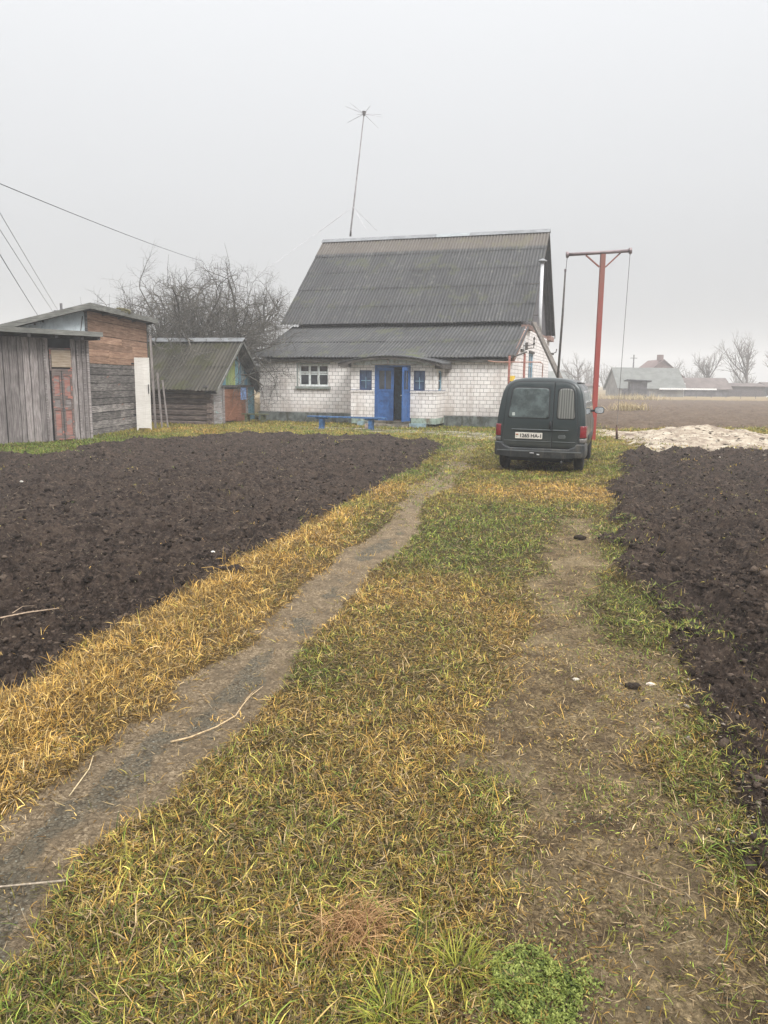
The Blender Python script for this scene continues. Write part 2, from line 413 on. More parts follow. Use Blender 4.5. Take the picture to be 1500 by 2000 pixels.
# places where the turf is yellow (1) or green (0)
TONES = [(-9.5, 17.6, 1.2, 0.0), (-7.9, 20.5, 1.0, 0.05), (-8.0, 23, 1.2, .2), (-1.8, 4.0, .8, 1.0), (-1.3, 5.5, .8, .95), (-0.9, 7.5, .8, 1.0), (-0.4, 10, .9, .97), (0.1, 12.5, .7, .75), (0.3, 14.2, 1.0, .25), (1.2, 17, 1.2, .45), (2.0, 21, 2, .4),
         (-1.7, 2.9, .4, .9), (-0.75, 7.6, .3, .15), (-0.25, 10.6, .4, .1), (-0.1, 9.5, .3, .3),
         (-0.6, 2.0, .5, .25), (-0.2, 2.4, .5, .6), (-0.5, 2.9, .5, .55), (0.0, 3.4, .6, .62), (-0.3, 4.6, .4, .3), (0.2, 4.2, .5, .68), (0.4, 5.0, .5, .55), (0.3, 6.3, .7, .78), (0.8, 7.7, .8, .22), (0.6, 9.5, .9, .15), (1.2, 11, .8, .35), (2.2, 12.8, .9, .88), (1.4, 13.5, .8, .4), (1.7, 10, .6, .4),
         (3, 14.5, 1, .45), (4.6, 16, 1, .4), (5.4, 19, 1.5, .4), (6, 23, 2, .5), (1.95, 5.9, .4, .15), (2.1, 5.4, .4, .2), (1.5, 3.6, .4, .55), (1.3, 2.9, .4, .45), (0.9, 2.9, .4, .55),
         (-8.5, 19.5, 1.2, .2), (-7.5, 24, 1.5, .4), (-6.5, 26, 1.5, .62), (-4, 29, 2, .5), (0, 29, 3, .45), (5, 27, 3, .45), (9, 27, 3, .55), (0.15, 2.1, .3, .75), (0.0, 1.9, .3, .5)]
def grass_tone(x, y):
    num = np.full(x.shape, 0.5 * 0.02); den = np.full(x.shape, 0.02)
    for cx, cy_, s, t in TONES:
        w = np.exp(-((x - cx) ** 2 + (y - cy_) ** 2) / (2 * (s * 0.75) ** 2)); num = num + w * t; den = den + w
    g = num / den
    n = (fbm(x * 2.3, y * 2.3, 71) - 0.5) * 0.9 + (fbm(x * 9, y * 9, 72) - 0.5) * 0.5
    g = g + n * (0.30 + 0.5 * (1 - np.abs(g - .5) * 1.2))
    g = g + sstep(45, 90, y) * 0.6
    return np.clip(g, 0, 1)

def mat_earth():
    m = NT('earth', 0.95, 0.10)
    v = m.coord('Object')
    n1 = m.noise(v, 1.7, 6, 0.6); n2 = m.noise(v, 20, 8, 0.72); n3 = m.noise(v, 130, 4, 0.7); n5 = m.noise(v, 6.5, 7, 0.7)
    v4 = m.noise(v, 55, 6, 0.78, 0.6)
    def soft(name, amt=0.9):
        d = m.math('MULTIPLY', m.math('SUBTRACT', m.math('ADD', m.math('MULTIPLY', n5, .5), m.math('MULTIPLY', n2, .5)), 0.5), amt)
        return m.ramp(m.math('ADD', m.attr(name), d), [(0.36, (0, 0, 0)), (0.64, (1, 1, 1))])
    # dark ploughed earth: moist black, drier brown crumbs
    soil = m.ramp(n2, [(0.28, (0.0075, 0.0052, 0.0042)), (0.5, (0.026, 0.0183, 0.0145)), (0.74, (0.075, 0.054, 0.042))])
    soil = m.mix(m.ramp(n3, [(0.25, (0.7, 0.7, 0.7)), (0.5, (0, 0, 0))]), soil, (0.008, 0.006, 0.005))
    soil = m.mix(m.ramp(v4, [(0.60, (0, 0, 0)), (0.80, (0.75, 0.75, 0.75))]), soil, (0.140, 0.104, 0.078))
    soil = m.mix(m.ramp(n5, [(0.50, (0, 0, 0)), (0.78, (0.6, 0.6, 0.6))]), soil, m.mix(n2, (0.040, 0.028, 0.021), (0.120, 0.088, 0.066)))
    soil = m.mix(m.ramp(n5, [(0.22, (0.75, 0.75, 0.75)), (0.44, (0, 0, 0))]), soil, (0.010, 0.0072, 0.0058))
    soil = m.mix(m.ramp(n1, [(0.35, (0, 0, 0)), (0.8, (0.35, 0.35, 0.35))]), soil, (0.070, 0.050, 0.037))
    th_g = m.ramp(v4, [(0.2, (0.010, 0.009, 0.004)), (0.5, (0.032, 0.028, 0.011)), (0.8, (0.11, 0.095, 0.036))])
    th_y = m.ramp(v4, [(0.2, (0.022, 0.013, 0.006)), (0.5, (0.085, 0.053, 0.020)), (0.8, (0.28, 0.19, 0.075))])
    th = m.mix(m.attr('tone'), th_g, th_y)
    tr = m.ramp(v4, [(0.2, (0.055, 0.038, 0.023)), (0.5, (0.185, 0.138, 0.086)), (0.8, (0.42, 0.33, 0.215))])
    tr = m.mix(m.ramp(n5, [(0.35, (0, 0, 0)), (0.7, (0.75, 0.75, 0.75))]), tr, m.mix(n2, (0.050, 0.036, 0.024), (0.18, 0.138, 0.09)))
    ba = m.ramp(v4, [(0.2, (0.025, 0.017, 0.009)), (0.5, (0.135, 0.097, 0.052)), (0.8, (0.36, 0.27, 0.15))])
    ba = m.mix(m.ramp(n5, [(0.40, (0, 0, 0)), (0.66, (0.8, 0.8, 0.8))]), ba, m.mix(n2, (0.018, 0.012, 0.008), (0.12, 0.083, 0.048)))
    ba = m.mix(m.ramp(n1, [(0.45, (0, 0, 0)), (0.8, (0.55, 0.55, 0.55))]), ba, m.mix(v4, (0.13, 0.098, 0.054), (0.40, 0.315, 0.19)))
    vor = m.n('TexVoronoi', Scale=85.0); m.t.links.new(v, vor.inputs['Vector'])
    vb = m.n('RGBToBW'); m.t.links.new(vor.outputs['Color'], vb.inputs[0])
    gr = m.mix(m.math('MULTIPLY', vor.outputs['Distance'], 1.3, True), m.ramp(vb.outputs[0], [(0.2, (0.10, 0.094, 0.070)), (0.8, (0.33, 0.31, 0.24))]), (0.03, 0.026, 0.020))
    gr = m.mix(m.ramp(n2, [(0.45, (0, 0, 0)), (0.75, (0.8, 0.8, 0.8))]), gr, (0.15, 0.12, 0.08))
    gr = m.mix(m.ramp(n5, [(0.50, (0, 0, 0)), (0.75, (0.6, 0.6, 0.6))]), gr, (0.095, 0.086, 0.064))
    sd_ = m.ramp(m.noise(v, 3.0, 8, 0.7), [(0.15, (0.08, 0.06, 0.045)), (0.35, (0.24, 0.19, 0.145)), (0.6, (0.39, 0.335, 0.26)), (0.85, (0.50, 0.45, 0.37))])
    yd = m.ramp(m.noise(v, 1.3, 7, 0.65), [(0.25, (0.07, 0.065, 0.03)), (0.5, (0.17, 0.15, 0.10)), (0.75, (0.32, 0.29, 0.225))])
    c = m.mix(soft('bare', 1.2), th, ba)
    c = m.mix(soft('track'), c, tr)
    c = m.mix(m.math('MULTIPLY', soft('grav', 1.6), 0.75), c, gr)
    c = m.mix(soft('yard'), c, yd)
    c = m.mix(soft('soil', .6), c, soil)
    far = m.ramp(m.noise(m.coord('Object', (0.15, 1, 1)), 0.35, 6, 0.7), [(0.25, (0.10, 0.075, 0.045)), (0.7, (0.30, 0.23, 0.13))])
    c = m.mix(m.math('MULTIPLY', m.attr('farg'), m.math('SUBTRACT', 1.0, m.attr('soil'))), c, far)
    c = m.mix(m.math('MULTIPLY', m.attr('far_earth'), 0.6), c, m.mix(m.noise(m.coord('Object', (.4, 1, 1)), 2.2, 8, .75), (0.035, 0.023, 0.017), (0.26, 0.19, 0.13)))  # brown earth with paler crumbs, the far field's own colour
    c = m.mix(soft('sand'), c, sd_)
    m.color(c)
    hh = m.math('ADD', m.math('MULTIPLY', n2, 0.6), m.math('MULTIPLY', v4, 0.4))
    m.bump(hh, 1.0, 0.022)
    return m.m
M_EARTH = mat_earth()
build_ground()

# ------------------------------------------------------------------ turf: every blade a curved strip
def mat_blades(name, rough=0.55):
    m = NT(name, rough, 0.25)
    c = m.attr('col', True)
    c = m.mix(0.35, c, m.ramp(m.noise(m.coord('Object'), 180, 2), [(0.3, (0.35, 0.35, 0.35)), (0.7, (1, 1, 1))]), 'MULTIPLY')
    m.color(c)
    tr = m.n('BsdfTranslucent'); m.t.links.new(c, tr.inputs[0])
    mx = m.n('MixShader'); mx.inputs[0].default_value = 0.18
    o = m.t.nodes['Material Output']
    m.t.links.new(m.b.outputs[0], mx.inputs[1]); m.t.links.new(tr.outputs[0], mx.inputs[2]); m.t.links.new(mx.outputs[0], o.inputs[0])
    return m.m
M_BLADE = mat_blades('grass_blades')

def pick(palette, t):
    """palette: list of (r,g,b); t in 0..1 array -> interpolated"""
    P = np.array(palette); k = np.clip(t, 0, 1) * (len(P) - 1); i = np.minimum(k.astype(int), len(P) - 2); f = (k - i)[:, None]
    return P[i] * (1 - f) + P[i + 1] * f

GREEN = [(0.018, 0.036, 0.006), (0.068, 0.112, 0.014), (0.18, 0.235, 0.034), (0.36, 0.40, 0.08)]
OLIVE = [(0.052, 0.044, 0.010), (0.25, 0.215, 0.034), (0.48, 0.41, 0.095)]
GOLD = [(0.18, 0.092, 0.018), (0.39, 0.225, 0.046), (0.58, 0.375, 0.100), (0.70, 0.53, 0.23)]
DEAD = [(0.10, 0.065, 0.030), (0.30, 0.20, 0.10), (0.58, 0.44, 0.24)]

def strips(root, az, lean, length, width, curl, col, name, segs=3, label=None, mat=None):
    """root Nx3, az direction angle, lean from vertical, curl extra bend"""
    N = len(root); V = np.zeros((N, 2 * segs + 2, 3)); C = np.repeat(col[:, None, :], 2 * segs + 2, 1)
    p = root.copy(); a = lean.copy()
    dirh = np.stack([np.cos(az), np.sin(az)], 1); side = np.stack([-np.sin(az), np.cos(az)], 1)
    tw = rng.uniform(-0.8, 0.8, N)
    sd3 = np.concatenate([side * np.cos(tw)[:, None], np.sin(tw)[:, None]], 1)
    prof = [1.0, 0.95, 0.62, 0.10] if segs == 3 else [1.0, 0.9, 0.12]
    for s in range(segs + 1):
        wv = sd3 * (width * 0.5 * prof[s])[:, None]
        V[:, 2 * s] = p - wv; V[:, 2 * s + 1] = p + wv
        C[:, 2 * s:2 * s + 2] *= (0.72 + 0.28 * min(1, s / 1.5))  # strip roots coloured darker, standing in for shade deep in the turf
        if s < segs:
            st = length / segs
            p = p + np.concatenate([dirh * (np.sin(a) * st)[:, None], (np.cos(a) * st)[:, None]], 1)
            a = a + curl / segs
            p[:, 2] = np.maximum(p[:, 2], root[:, 2] - 0.004)
    i = np.arange(N)[:, None, None] * (2 * segs + 2)
    q = np.array([[2 * s, 2 * s + 1, 2 * s + 3, 2 * s + 2] for s in range(segs)])[None]
    F = (i + q).reshape(-1, 4)
    return np_mesh(name, V.reshape(-1, 3), F, mat or M_BLADE, dict(col=C.reshape(-1, 3)), smooth=True)

def scatter(n, y0, y1, smax, power=1.0, xoff=0.0):
    """points with density falling off with distance"""
    u = rng.random(n)
    # density per unit y ~ y^-power * width(y)
    yy = np.geomspace(y0, y1, 400); wgt = yy ** (-power) * (yy + 1.2); cum = np.cumsum(wgt * np.gradient(yy)); cum /= cum[-1]
    y = np.interp(u, cum, yy); x = rng.uniform(-1, 1, n) * (smax * (y + 1.2) + 0.55) + xoff
    return x, y

def turf():
    x, y = scatter(142000, 1.25, 40, 0.58, 1.45)
    x = x + rng.normal(0, .01, len(x))
    Z = zones(x, y); tone = grass_tone(x, y)
    soil = np.maximum(np.maximum(Z['soilL'], Z['soilR']), np.maximum(Z['farf'], Z['sand']))
    dens = (1 - soil) * (1 - 0.975 * Z['track'] * (1 - .55 * sstep(9, 13, y))) * (1 - 0.86 * Z['bare']) * (1 - 0.75 * Z['yard'])
    patch = fbm(x * 2.1, y * 2.1, 81)
    dens = dens + (1 - soil) * Z['bare'] * sstep(0.50, 0.66, patch) * 0.55
    dens *= 0.55 + 0.6 * fbm(x * 6, y * 6, 82)
    dens += 0.012 * Z['soilR'] + 0.004 * Z['soilL']
    for px, py, pr in ((1.95, 5.85, .42), (2.15, 5.3, .3), (1.75, 5.2, .25), (2.55, 8.25, .2), (2.75, 9.4, .35), (1.62, 3.7, .22), (1.5, 3.3, .2), (1.35, 2.6, .2), (1.0, 3.05, .25), (0.92, 2.35, .12)):
        q = np.exp(-((x - px) ** 2 + (y - py) ** 2) / pr ** 2); dens = np.maximum(dens, q * 0.95); tone = np.where(q > .35, tone * .4 + .1, tone)
    m = rng.random(len(x)) < dens
    # keep the car, shed and house footprints free
    m &= ~((x - 3.3 > -1.1) & (x < 5.2) & (y > 15.3) & (y < 19.2) & (np.abs((x - 3.22) * math.cos(.314) - (y - 15.8) * math.sin(.314)) < .80) & (rng.random(len(x)) < .85))
    x, y, tone = x[m], y[m], tone[m]
    bareness = Z['bare'][m]; verge = (np.exp(-((Z['sl'][m] + 0.32) / 0.3) ** 2) * (x < 1.2) * (y < 14))
    n = len(x)
    k = rng.integers(5, 11, n); idx = np.repeat(np.arange(n), k); N = len(idx)
    d = np.sqrt(y[idx] ** 2 + x[idx] ** 2)
    sp = 0.012 + 0.0032 * d
    rx = x[idx] + rng.normal(0, 1, N) * sp; ry = y[idx] + rng.normal(0, 1, N) * sp
    z = height(rx, ry)
    taz = rng.uniform(0, 2 * math.pi, n)[idx]; az = taz + rng.normal(0, 1.1, N)
    tv = fbm(x * 1.6 + 40, y * 1.6, 84)[idx]
    lean = np.clip(rng.normal(0.95, 0.42, N), 0.02, 1.55)
    ln = rng.lognormal(math.log(0.037), 0.45, N) * (0.8 + 0.5 * tv)
    ln *= (1 + 0.55 * verge[idx]) * (1 - 0.35 * bareness[idx])
    wd = rng.uniform(0.0021, 0.0050, N); wd = np.maximum(wd, 0.00062 * d * rng.uniform(0.8, 1.6, N))
    ln = np.maximum(ln, 0.0035 * d)
    curl = rng.normal(0.75, 0.6, N)
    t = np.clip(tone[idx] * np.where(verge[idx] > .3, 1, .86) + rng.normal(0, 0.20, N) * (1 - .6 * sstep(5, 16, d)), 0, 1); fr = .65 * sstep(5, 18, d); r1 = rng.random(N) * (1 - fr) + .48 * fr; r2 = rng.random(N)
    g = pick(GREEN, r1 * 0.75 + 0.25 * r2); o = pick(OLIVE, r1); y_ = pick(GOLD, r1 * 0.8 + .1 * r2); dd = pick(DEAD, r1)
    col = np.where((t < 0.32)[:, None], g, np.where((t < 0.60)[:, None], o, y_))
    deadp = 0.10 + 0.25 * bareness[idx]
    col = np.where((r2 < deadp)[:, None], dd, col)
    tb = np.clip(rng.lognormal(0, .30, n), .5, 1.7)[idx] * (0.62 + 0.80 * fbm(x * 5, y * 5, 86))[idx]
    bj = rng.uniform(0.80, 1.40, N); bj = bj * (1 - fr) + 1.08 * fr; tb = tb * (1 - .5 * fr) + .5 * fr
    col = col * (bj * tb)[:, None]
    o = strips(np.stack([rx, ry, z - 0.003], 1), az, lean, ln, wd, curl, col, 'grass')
    # flattened dead thatch between the standing blades
    x, y = scatter(400000, 1.25, 24, 0.56, 1.9); Z = zones(x, y); tone = grass_tone(x, y)
    soil = np.maximum(np.maximum(Z['soilL'], Z['soilR']), Z['sand'])
    m = rng.random(len(x)) < (1 - soil) * (1 - .93 * Z['track']) * (1 - .84 * Z['bare']) * .9
    x, y, tone = x[m], y[m], tone[m]; N = len(x); r1 = rng.random(N); r2 = rng.random(N); t = np.clip(tone + rng.normal(0, .25, N), 0, 1)
    col = np.where((r2 < .4)[:, None], pick(DEAD, r1), np.where((t < .45)[:, None], pick(OLIVE, r1 * .8), pick(GOLD, r1))) * rng.uniform(.25, .90, N)[:, None]
    d = np.sqrt(x * x + y * y)
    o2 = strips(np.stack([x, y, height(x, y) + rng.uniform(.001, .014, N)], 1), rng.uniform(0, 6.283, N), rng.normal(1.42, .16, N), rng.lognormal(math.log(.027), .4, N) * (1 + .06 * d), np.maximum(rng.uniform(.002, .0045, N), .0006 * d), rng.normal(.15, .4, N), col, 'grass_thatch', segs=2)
    tag(o2, 'flattened dead grass matted under the standing blades', 'dead grass', kind='stuff')
    tag(o, 'mixed green and yellow autumn grass covering the verge and the strip between the wheel tracks', 'grass', kind='stuff')

    # dry straw tuft near the camera and a few coarse green ones
    parts = []
    for (cx, cy_, rad, cnt, l0, tone_, nm, lab) in (
            (-0.09, 2.24, 0.09, 420, 0.17, 'straw', 'straw_tuft', 'pale reddish tuft of long dry grass in the foreground turf'),
            (0.24, 2.05, 0.05, 130, 0.13, 'olive', 'grass_tussock', 'dark olive grass tussock fanning out beside the bright moss patch'),
            (0.03, 1.88, 0.05, 120, 0.12, 'olive', 'grass_tussock', 'green tussock at the bottom edge of the photo below the dry straw tuft')):
        x = rng.normal(cx, rad * .6, cnt); y = rng.normal(cy_, rad * .6, cnt)
        az = np.arctan2(y - cy_, x - cx) + rng.normal(0, .5, cnt)
        if tone_ == 'straw': az = rng.normal(-1.2, .9, cnt)
        col = pick(DEAD if tone_ == 'straw' else GREEN, rng.uniform(.35, 1, cnt)) * (np.array([1.12, .92, .82]) if tone_ == 'straw' else np.array([1.2, 1.0, .8]))
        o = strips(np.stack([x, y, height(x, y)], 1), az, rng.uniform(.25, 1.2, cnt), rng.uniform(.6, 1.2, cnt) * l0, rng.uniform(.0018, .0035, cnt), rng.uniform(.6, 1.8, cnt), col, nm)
        tag(o, lab, 'grass tuft')
turf()

def moss():
    n = 5200
    cx, cy_ = 0.455, 2.0
    t = rng.uniform(0, 2 * math.pi, n); r = np.sqrt(rng.random(n)) * (0.62 + 0.75 * fbm(np.cos(t) * 1.8 + 5, np.sin(t) * 1.8, 91))
    x = cx + r * np.cos(t) * 0.135; y = cy_ + r * np.sin(t) * 0.17
    x = np.concatenate([x, rng.normal(0.60, .03, 350), rng.normal(.46, .11, 900), rng.normal(.30, .04, 200)]); y = np.concatenate([y, rng.normal(2.03, .03, 350), rng.normal(2.02, .13, 900), rng.normal(1.9, .04, 200)]); n = len(x)
    bl = fbm(x * 40, y * 40, 93)
    z = height(x, y) + rng.uniform(0, .022, n) * (0.4 + bl)
    az = rng.uniform(0, 6.28, n)
    col = pick([(0.05, 0.075, 0.012), (0.17, 0.21, 0.035), (0.36, 0.40, 0.10)], np.clip(rng.random(n) * .7 + (bl - .5) * 1.2 + .15, 0, 1))
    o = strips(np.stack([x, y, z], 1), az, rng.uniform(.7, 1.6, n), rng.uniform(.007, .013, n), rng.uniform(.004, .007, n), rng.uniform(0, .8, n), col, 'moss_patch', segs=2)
    tag(o, 'bright green cushion of moss and chickweed in the bare foreground earth', 'moss', kind='stuff')
moss()

# ------------------------------------------------------------------ loose clods, straw, pebbles
def blobs(x, y, z, size, mat, name, attrs_col, flat=0.7, sub=1):
    bm = bmesh.new(); bmesh.ops.create_icosphere(bm, subdivisions=sub, radius=1); bm.verts.ensure_lookup_table()
    bv = np.array([v.co[:] for v in bm.verts]); bf = np.array([[v.index for v in f.verts] for f in bm.faces]); bm.free()
    N = len(x); k = len(bv)
    V = np.repeat(bv[None], N, 0) * (1 + rng.uniform(-0.5, 0.42, (N, k, 1)))
    V = V * rng.uniform(0.7, 1.3, (N, 1, 3)); V[:, :, 2] *= flat
    a = rng.uniform(0, 6.28, N); ca, sa = np.cos(a)[:, None], np.sin(a)[:, None]
    X = V[:, :, 0] * ca - V[:, :, 1] * sa; Yv = V[:, :, 0] * sa + V[:, :, 1] * ca
    V = np.stack([X, Yv, V[:, :, 2]], -1) * size[:, None, None] + np.stack([x, y, z], 1)[:, None, :]
    F = (bf[None] + (np.arange(N) * k)[:, None, None]).reshape(-1, 3)
    return np_mesh(name, V.reshape(-1, 3), F, mat, dict(col=np.repeat(attrs_col[:, None], k, 1).reshape(-1, 3)), smooth=False)
def mat_col(name, rough=0.95, bump=True):
    m = NT(name, rough, 0.12); c = m.attr('col', True)
    n = m.noise(m.coord('Object'), 90, 5, 0.7)
    m.color(m.mix(0.6, c, m.ramp(n, [(0.3, (0.45, 0.45, 0.45)), (0.7, (1.25, 1.25, 1.25))]), 'MULTIPLY'))
    if bump: m.bump(n, 0.8, 0.008)
    return m.m
M_COL = mat_col('loose_bits')
def litter():
    x, y = scatter(95000, 1.6, 27, 0.62, 1.6)
    Z = zones(x, y); s = np.maximum(Z['soilL'], Z['soilR'])
    m = (s > 0.5) & (rng.random(len(x)) < 0.9); edge = ((s <= 0.5) & ((np.abs(Z['sr']) < .25)) & (rng.random(len(x)) < .12)); m |= edge
    x, y = x[m], y[m]; n = len(x)
    size = np.clip(rng.lognormal(math.log(0.0072), 0.55, n), .0025, .034) * (1 + 0.03 * y); size[edge[m]] *= .55
    z = height(x, y) + size * 0.1
    col = pick([(0.013, 0.0095, 0.0075), (0.030, 0.0215, 0.0165), (0.058, 0.042, 0.033), (0.120, 0.09, 0.068)], rng.random(n) ** 1.2)
    cl = fbm(x * 1.1, y * 1.1, 97); big = (rng.random(n) < .10 * sstep(.42, .62, cl)) & ~edge[m]
    size = np.where(big, np.clip(rng.lognormal(math.log(.025), .4, n), .015, .055), size); z = np.where(big, height(x, y) + size * .05, z)
    tag(blobs(x, y, z, size, M_COL, 'soil_clods', col), 'dark crumbly clods of turned earth on the ploughed beds', 'soil clods', kind='stuff')
    # straw and roots
    x, y = scatter(90000, 1.4, 30, 0.6, 1.6)
    Z = zones(x, y); s = np.maximum(Z['soilL'], Z['soilR'])
    pr = np.where(s > .5, .22 + .25 * sstep(.5, .75, fbm(x * .7, y * .7, 95)), np.where(Z['track'] > .5, .70, np.where(Z['bare'] > .4, .6, 0.0)))
    m = rng.random(len(x)) < pr; x, y = x[m], y[m]; ons = s[m] > .5; n = len(x)
    z = height(x, y) + np.where(ons, .010, .003)
    ln = rng.lognormal(math.log(.024), .6, n) * (1 + .035 * y)
    wd = np.maximum(rng.uniform(.0011, .0024, n), .00045 * y)
    col = pick([(0.07, 0.048, 0.03), (0.20, 0.145, 0.085), (0.50, 0.41, 0.27)], rng.random(n) ** np.where(ons, .9, 1.6))
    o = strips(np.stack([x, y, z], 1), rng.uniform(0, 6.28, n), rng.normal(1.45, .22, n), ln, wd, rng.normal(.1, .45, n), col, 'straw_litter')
    tag(o, 'thin pale straws and roots scattered over soil and tracks', 'straw', kind='stuff')
    # pebbles on the track
    x, y = scatter(26000, 1.6, 12, 0.5, 1.7); Z = zones(x, y); m = (Z['grav'] > .45) & (rng.random(len(x)) < .6); m |= (Z['bare'] > .5) & (rng.random(len(x)) < .05)
    x, y = x[m], y[m]; n = len(x)
    col = pick([(0.05, 0.047, 0.038), (0.13, 0.125, 0.10), (0.26, 0.25, 0.20)], rng.random(n) ** 1.4)
    tag(blobs(x, y, height(x, y) + .001, rng.uniform(.003, .0075, n) , M_COL, 'gravel', col, .5, 1), 'fine grey green gravel pressed into the left wheel track', 'gravel', kind='stuff')
    # white flecks of lime by the right edge, and on the heap
    x = np.concatenate([rng.normal(1.62, .16, 420), rng.normal(1.72, .2, 300), rng.uniform(7.5, 16, 900)])
    y = np.concatenate([rng.normal(2.75, .25, 420), rng.normal(3.9, .5, 300), rng.normal(22.6, 1.5, 900)])
    n = len(x); sz = np.where(np.arange(n) < 720, rng.lognormal(math.log(.0042), .5, n), rng.lognormal(math.log(.020), .6, n))
    col = pick([(0.10, 0.08, 0.06), (0.24, 0.20, 0.155), (0.48, 0.43, 0.36)], rng.random(n))
    tag(blobs(x, y, height(x, y) + sz * .15, sz, M_COL, 'lime_crumbs', col, .5), 'pale crumbs of lime and shell strewn on dark soil and on the heap', 'lime crumbs', kind='stuff')
litter()

def stone(x, y, s, col, name, label, cat, seed=1):
    r2 = np.random.default_rng(seed)
    bm = bmesh.new(); bmesh.ops.create_icosphere(bm, subdivisions=3, radius=1)
    V = np.array([v.co[:] for v in bm.verts]); 
    nn = fbm(V[:, 0] * 1.6 + seed * 7, V[:, 1] * 1.6 + V[:, 2] * 2.1, seed)
    V = V * (0.7 + 0.65 * nn)[:, None] * np.array([1.25, .9, .62]) * s
    F = np.array([[v.index for v in f.verts] for f in bm.faces]); bm.free()
    V += np.array([x, y, float(height(np.array([x]), np.array([y]))[0]) + s * .25])
    o = np_mesh(name, V, F, M_COL, dict(col=np.repeat(np.array([col]), len(V), 0)), smooth=True)
    tag(o, label, cat)
stone(1.17, 4.41, .016, (.62, .56, .47), 'stone', 'small white stone on the bare earth in mid right wheel track', 'stone', 3)
stone(1.47, 4.27, .038, (.035, .026, .020), 'earth_lump', 'black lump of earth beside a pale chip at the edge of the right bed', 'earth lump', 4)
stone(1.60, 4.35, .022, (.60, .52, .43), 'stone', 'pale chip lying next to the black lump of earth', 'stone', 5)
stone(-1.34, 6.78, .075, (.030, .022, .018), 'earth_lump', 'dark lump of earth on the golden verge at the edge of the left bed', 'earth lump', 6)
stone(2.27, 8.72, .055, (.035, .026, .020), 'earth_lump', 'black lump of earth on the pale wheel track behind the green tufts', 'earth lump', 7)
stone(2.35, 5.2, .03, (.55, .5, .42), 'stone', 'whitish stone lying on the black ploughed soil at right', 'stone', 8)
for i, (px, py, s, lab) in enumerate(((-1.75, 7.7, .018, 'small white pebble on the left ploughed bed close to the golden verge'),
                                      (-5.9, 12.4, .022, 'tiny white pebble far out on the left ploughed bed'))):
    stone(px, py, s, (.7, .68, .62), 'stone', lab, 'stone', 20 + i)

def twig(pts, r0, name, label, col=(0.34, 0.24, 0.14), forks=()):
    mb = MB()
    P = []
    for (x, y, dz) in pts: P.append((x, y, float(height(np.array([x]), np.array([y]))[0]) + dz))
    mb.tube(P, [r0 * (1 - .6 * i / len(P)) for i in range(len(P))], 6)
    for f in forks:
        Q = [(x, y, float(height(np.array([x]), np.array([y]))[0]) + dz) for (x, y, dz) in f]
        mb.tube(Q, [r0 * .5, r0 * .3, r0 * .2][:len(Q)], 5)
    o = mb.build(name, plain('dry_stalk_' + name, col, .8, .2, var=.3, scale=60), smooth=True)
    tag(o, label, 'twig')
twig([(-1.05, 3.58, .012), (-.97, 3.62, .014), (-.86, 3.73, .018), (-.78, 3.86, .024), (-.765, 3.98, .03), (-.75, 4.12, .02), (-.70, 4.28, .012)], .0052, 'dry_stalk', 'bent straw coloured stalk lying across the gravel of the left track', (.42, .31, .18), [[(-.765, 4.05, .028), (-.74, 4.17, .03), (-.73, 4.25, .01)]])
twig([(-1.34, 3.05, .01), (-1.33, 3.25, .03), (-1.335, 3.32, .06)], .003, 'dry_stalk', 'short pale stalk standing up from the left edge of the track', (.5, .4, .24))
twig([(-3.05, 5.05, .03), (-2.8, 5.3, .06), (-2.62, 5.45, .09), (-2.45, 5.6, .05)], .007, 'dry_root', 'forked pale root lying on the black soil at far left', (.36, .27, .19), [[(-2.7, 5.4, .08), (-2.72, 5.6, .09), (-2.7, 5.75, .04)]])
twig([(-1.1, 2.45, .01), (-1.35, 2.43, .012), (-1.6, 2.36, .01)], .004, 'dry_stalk', 'grey stalk lying flat across the track near the left edge', (.30, .25, .19))
twig([(.75, 2.62, .02), (.9, 2.5, .025), (1.05, 2.42, .012)], .0035, 'dry_stalk', 'thin brown stalk on bare earth beside the right soil', (.22, .16, .10))
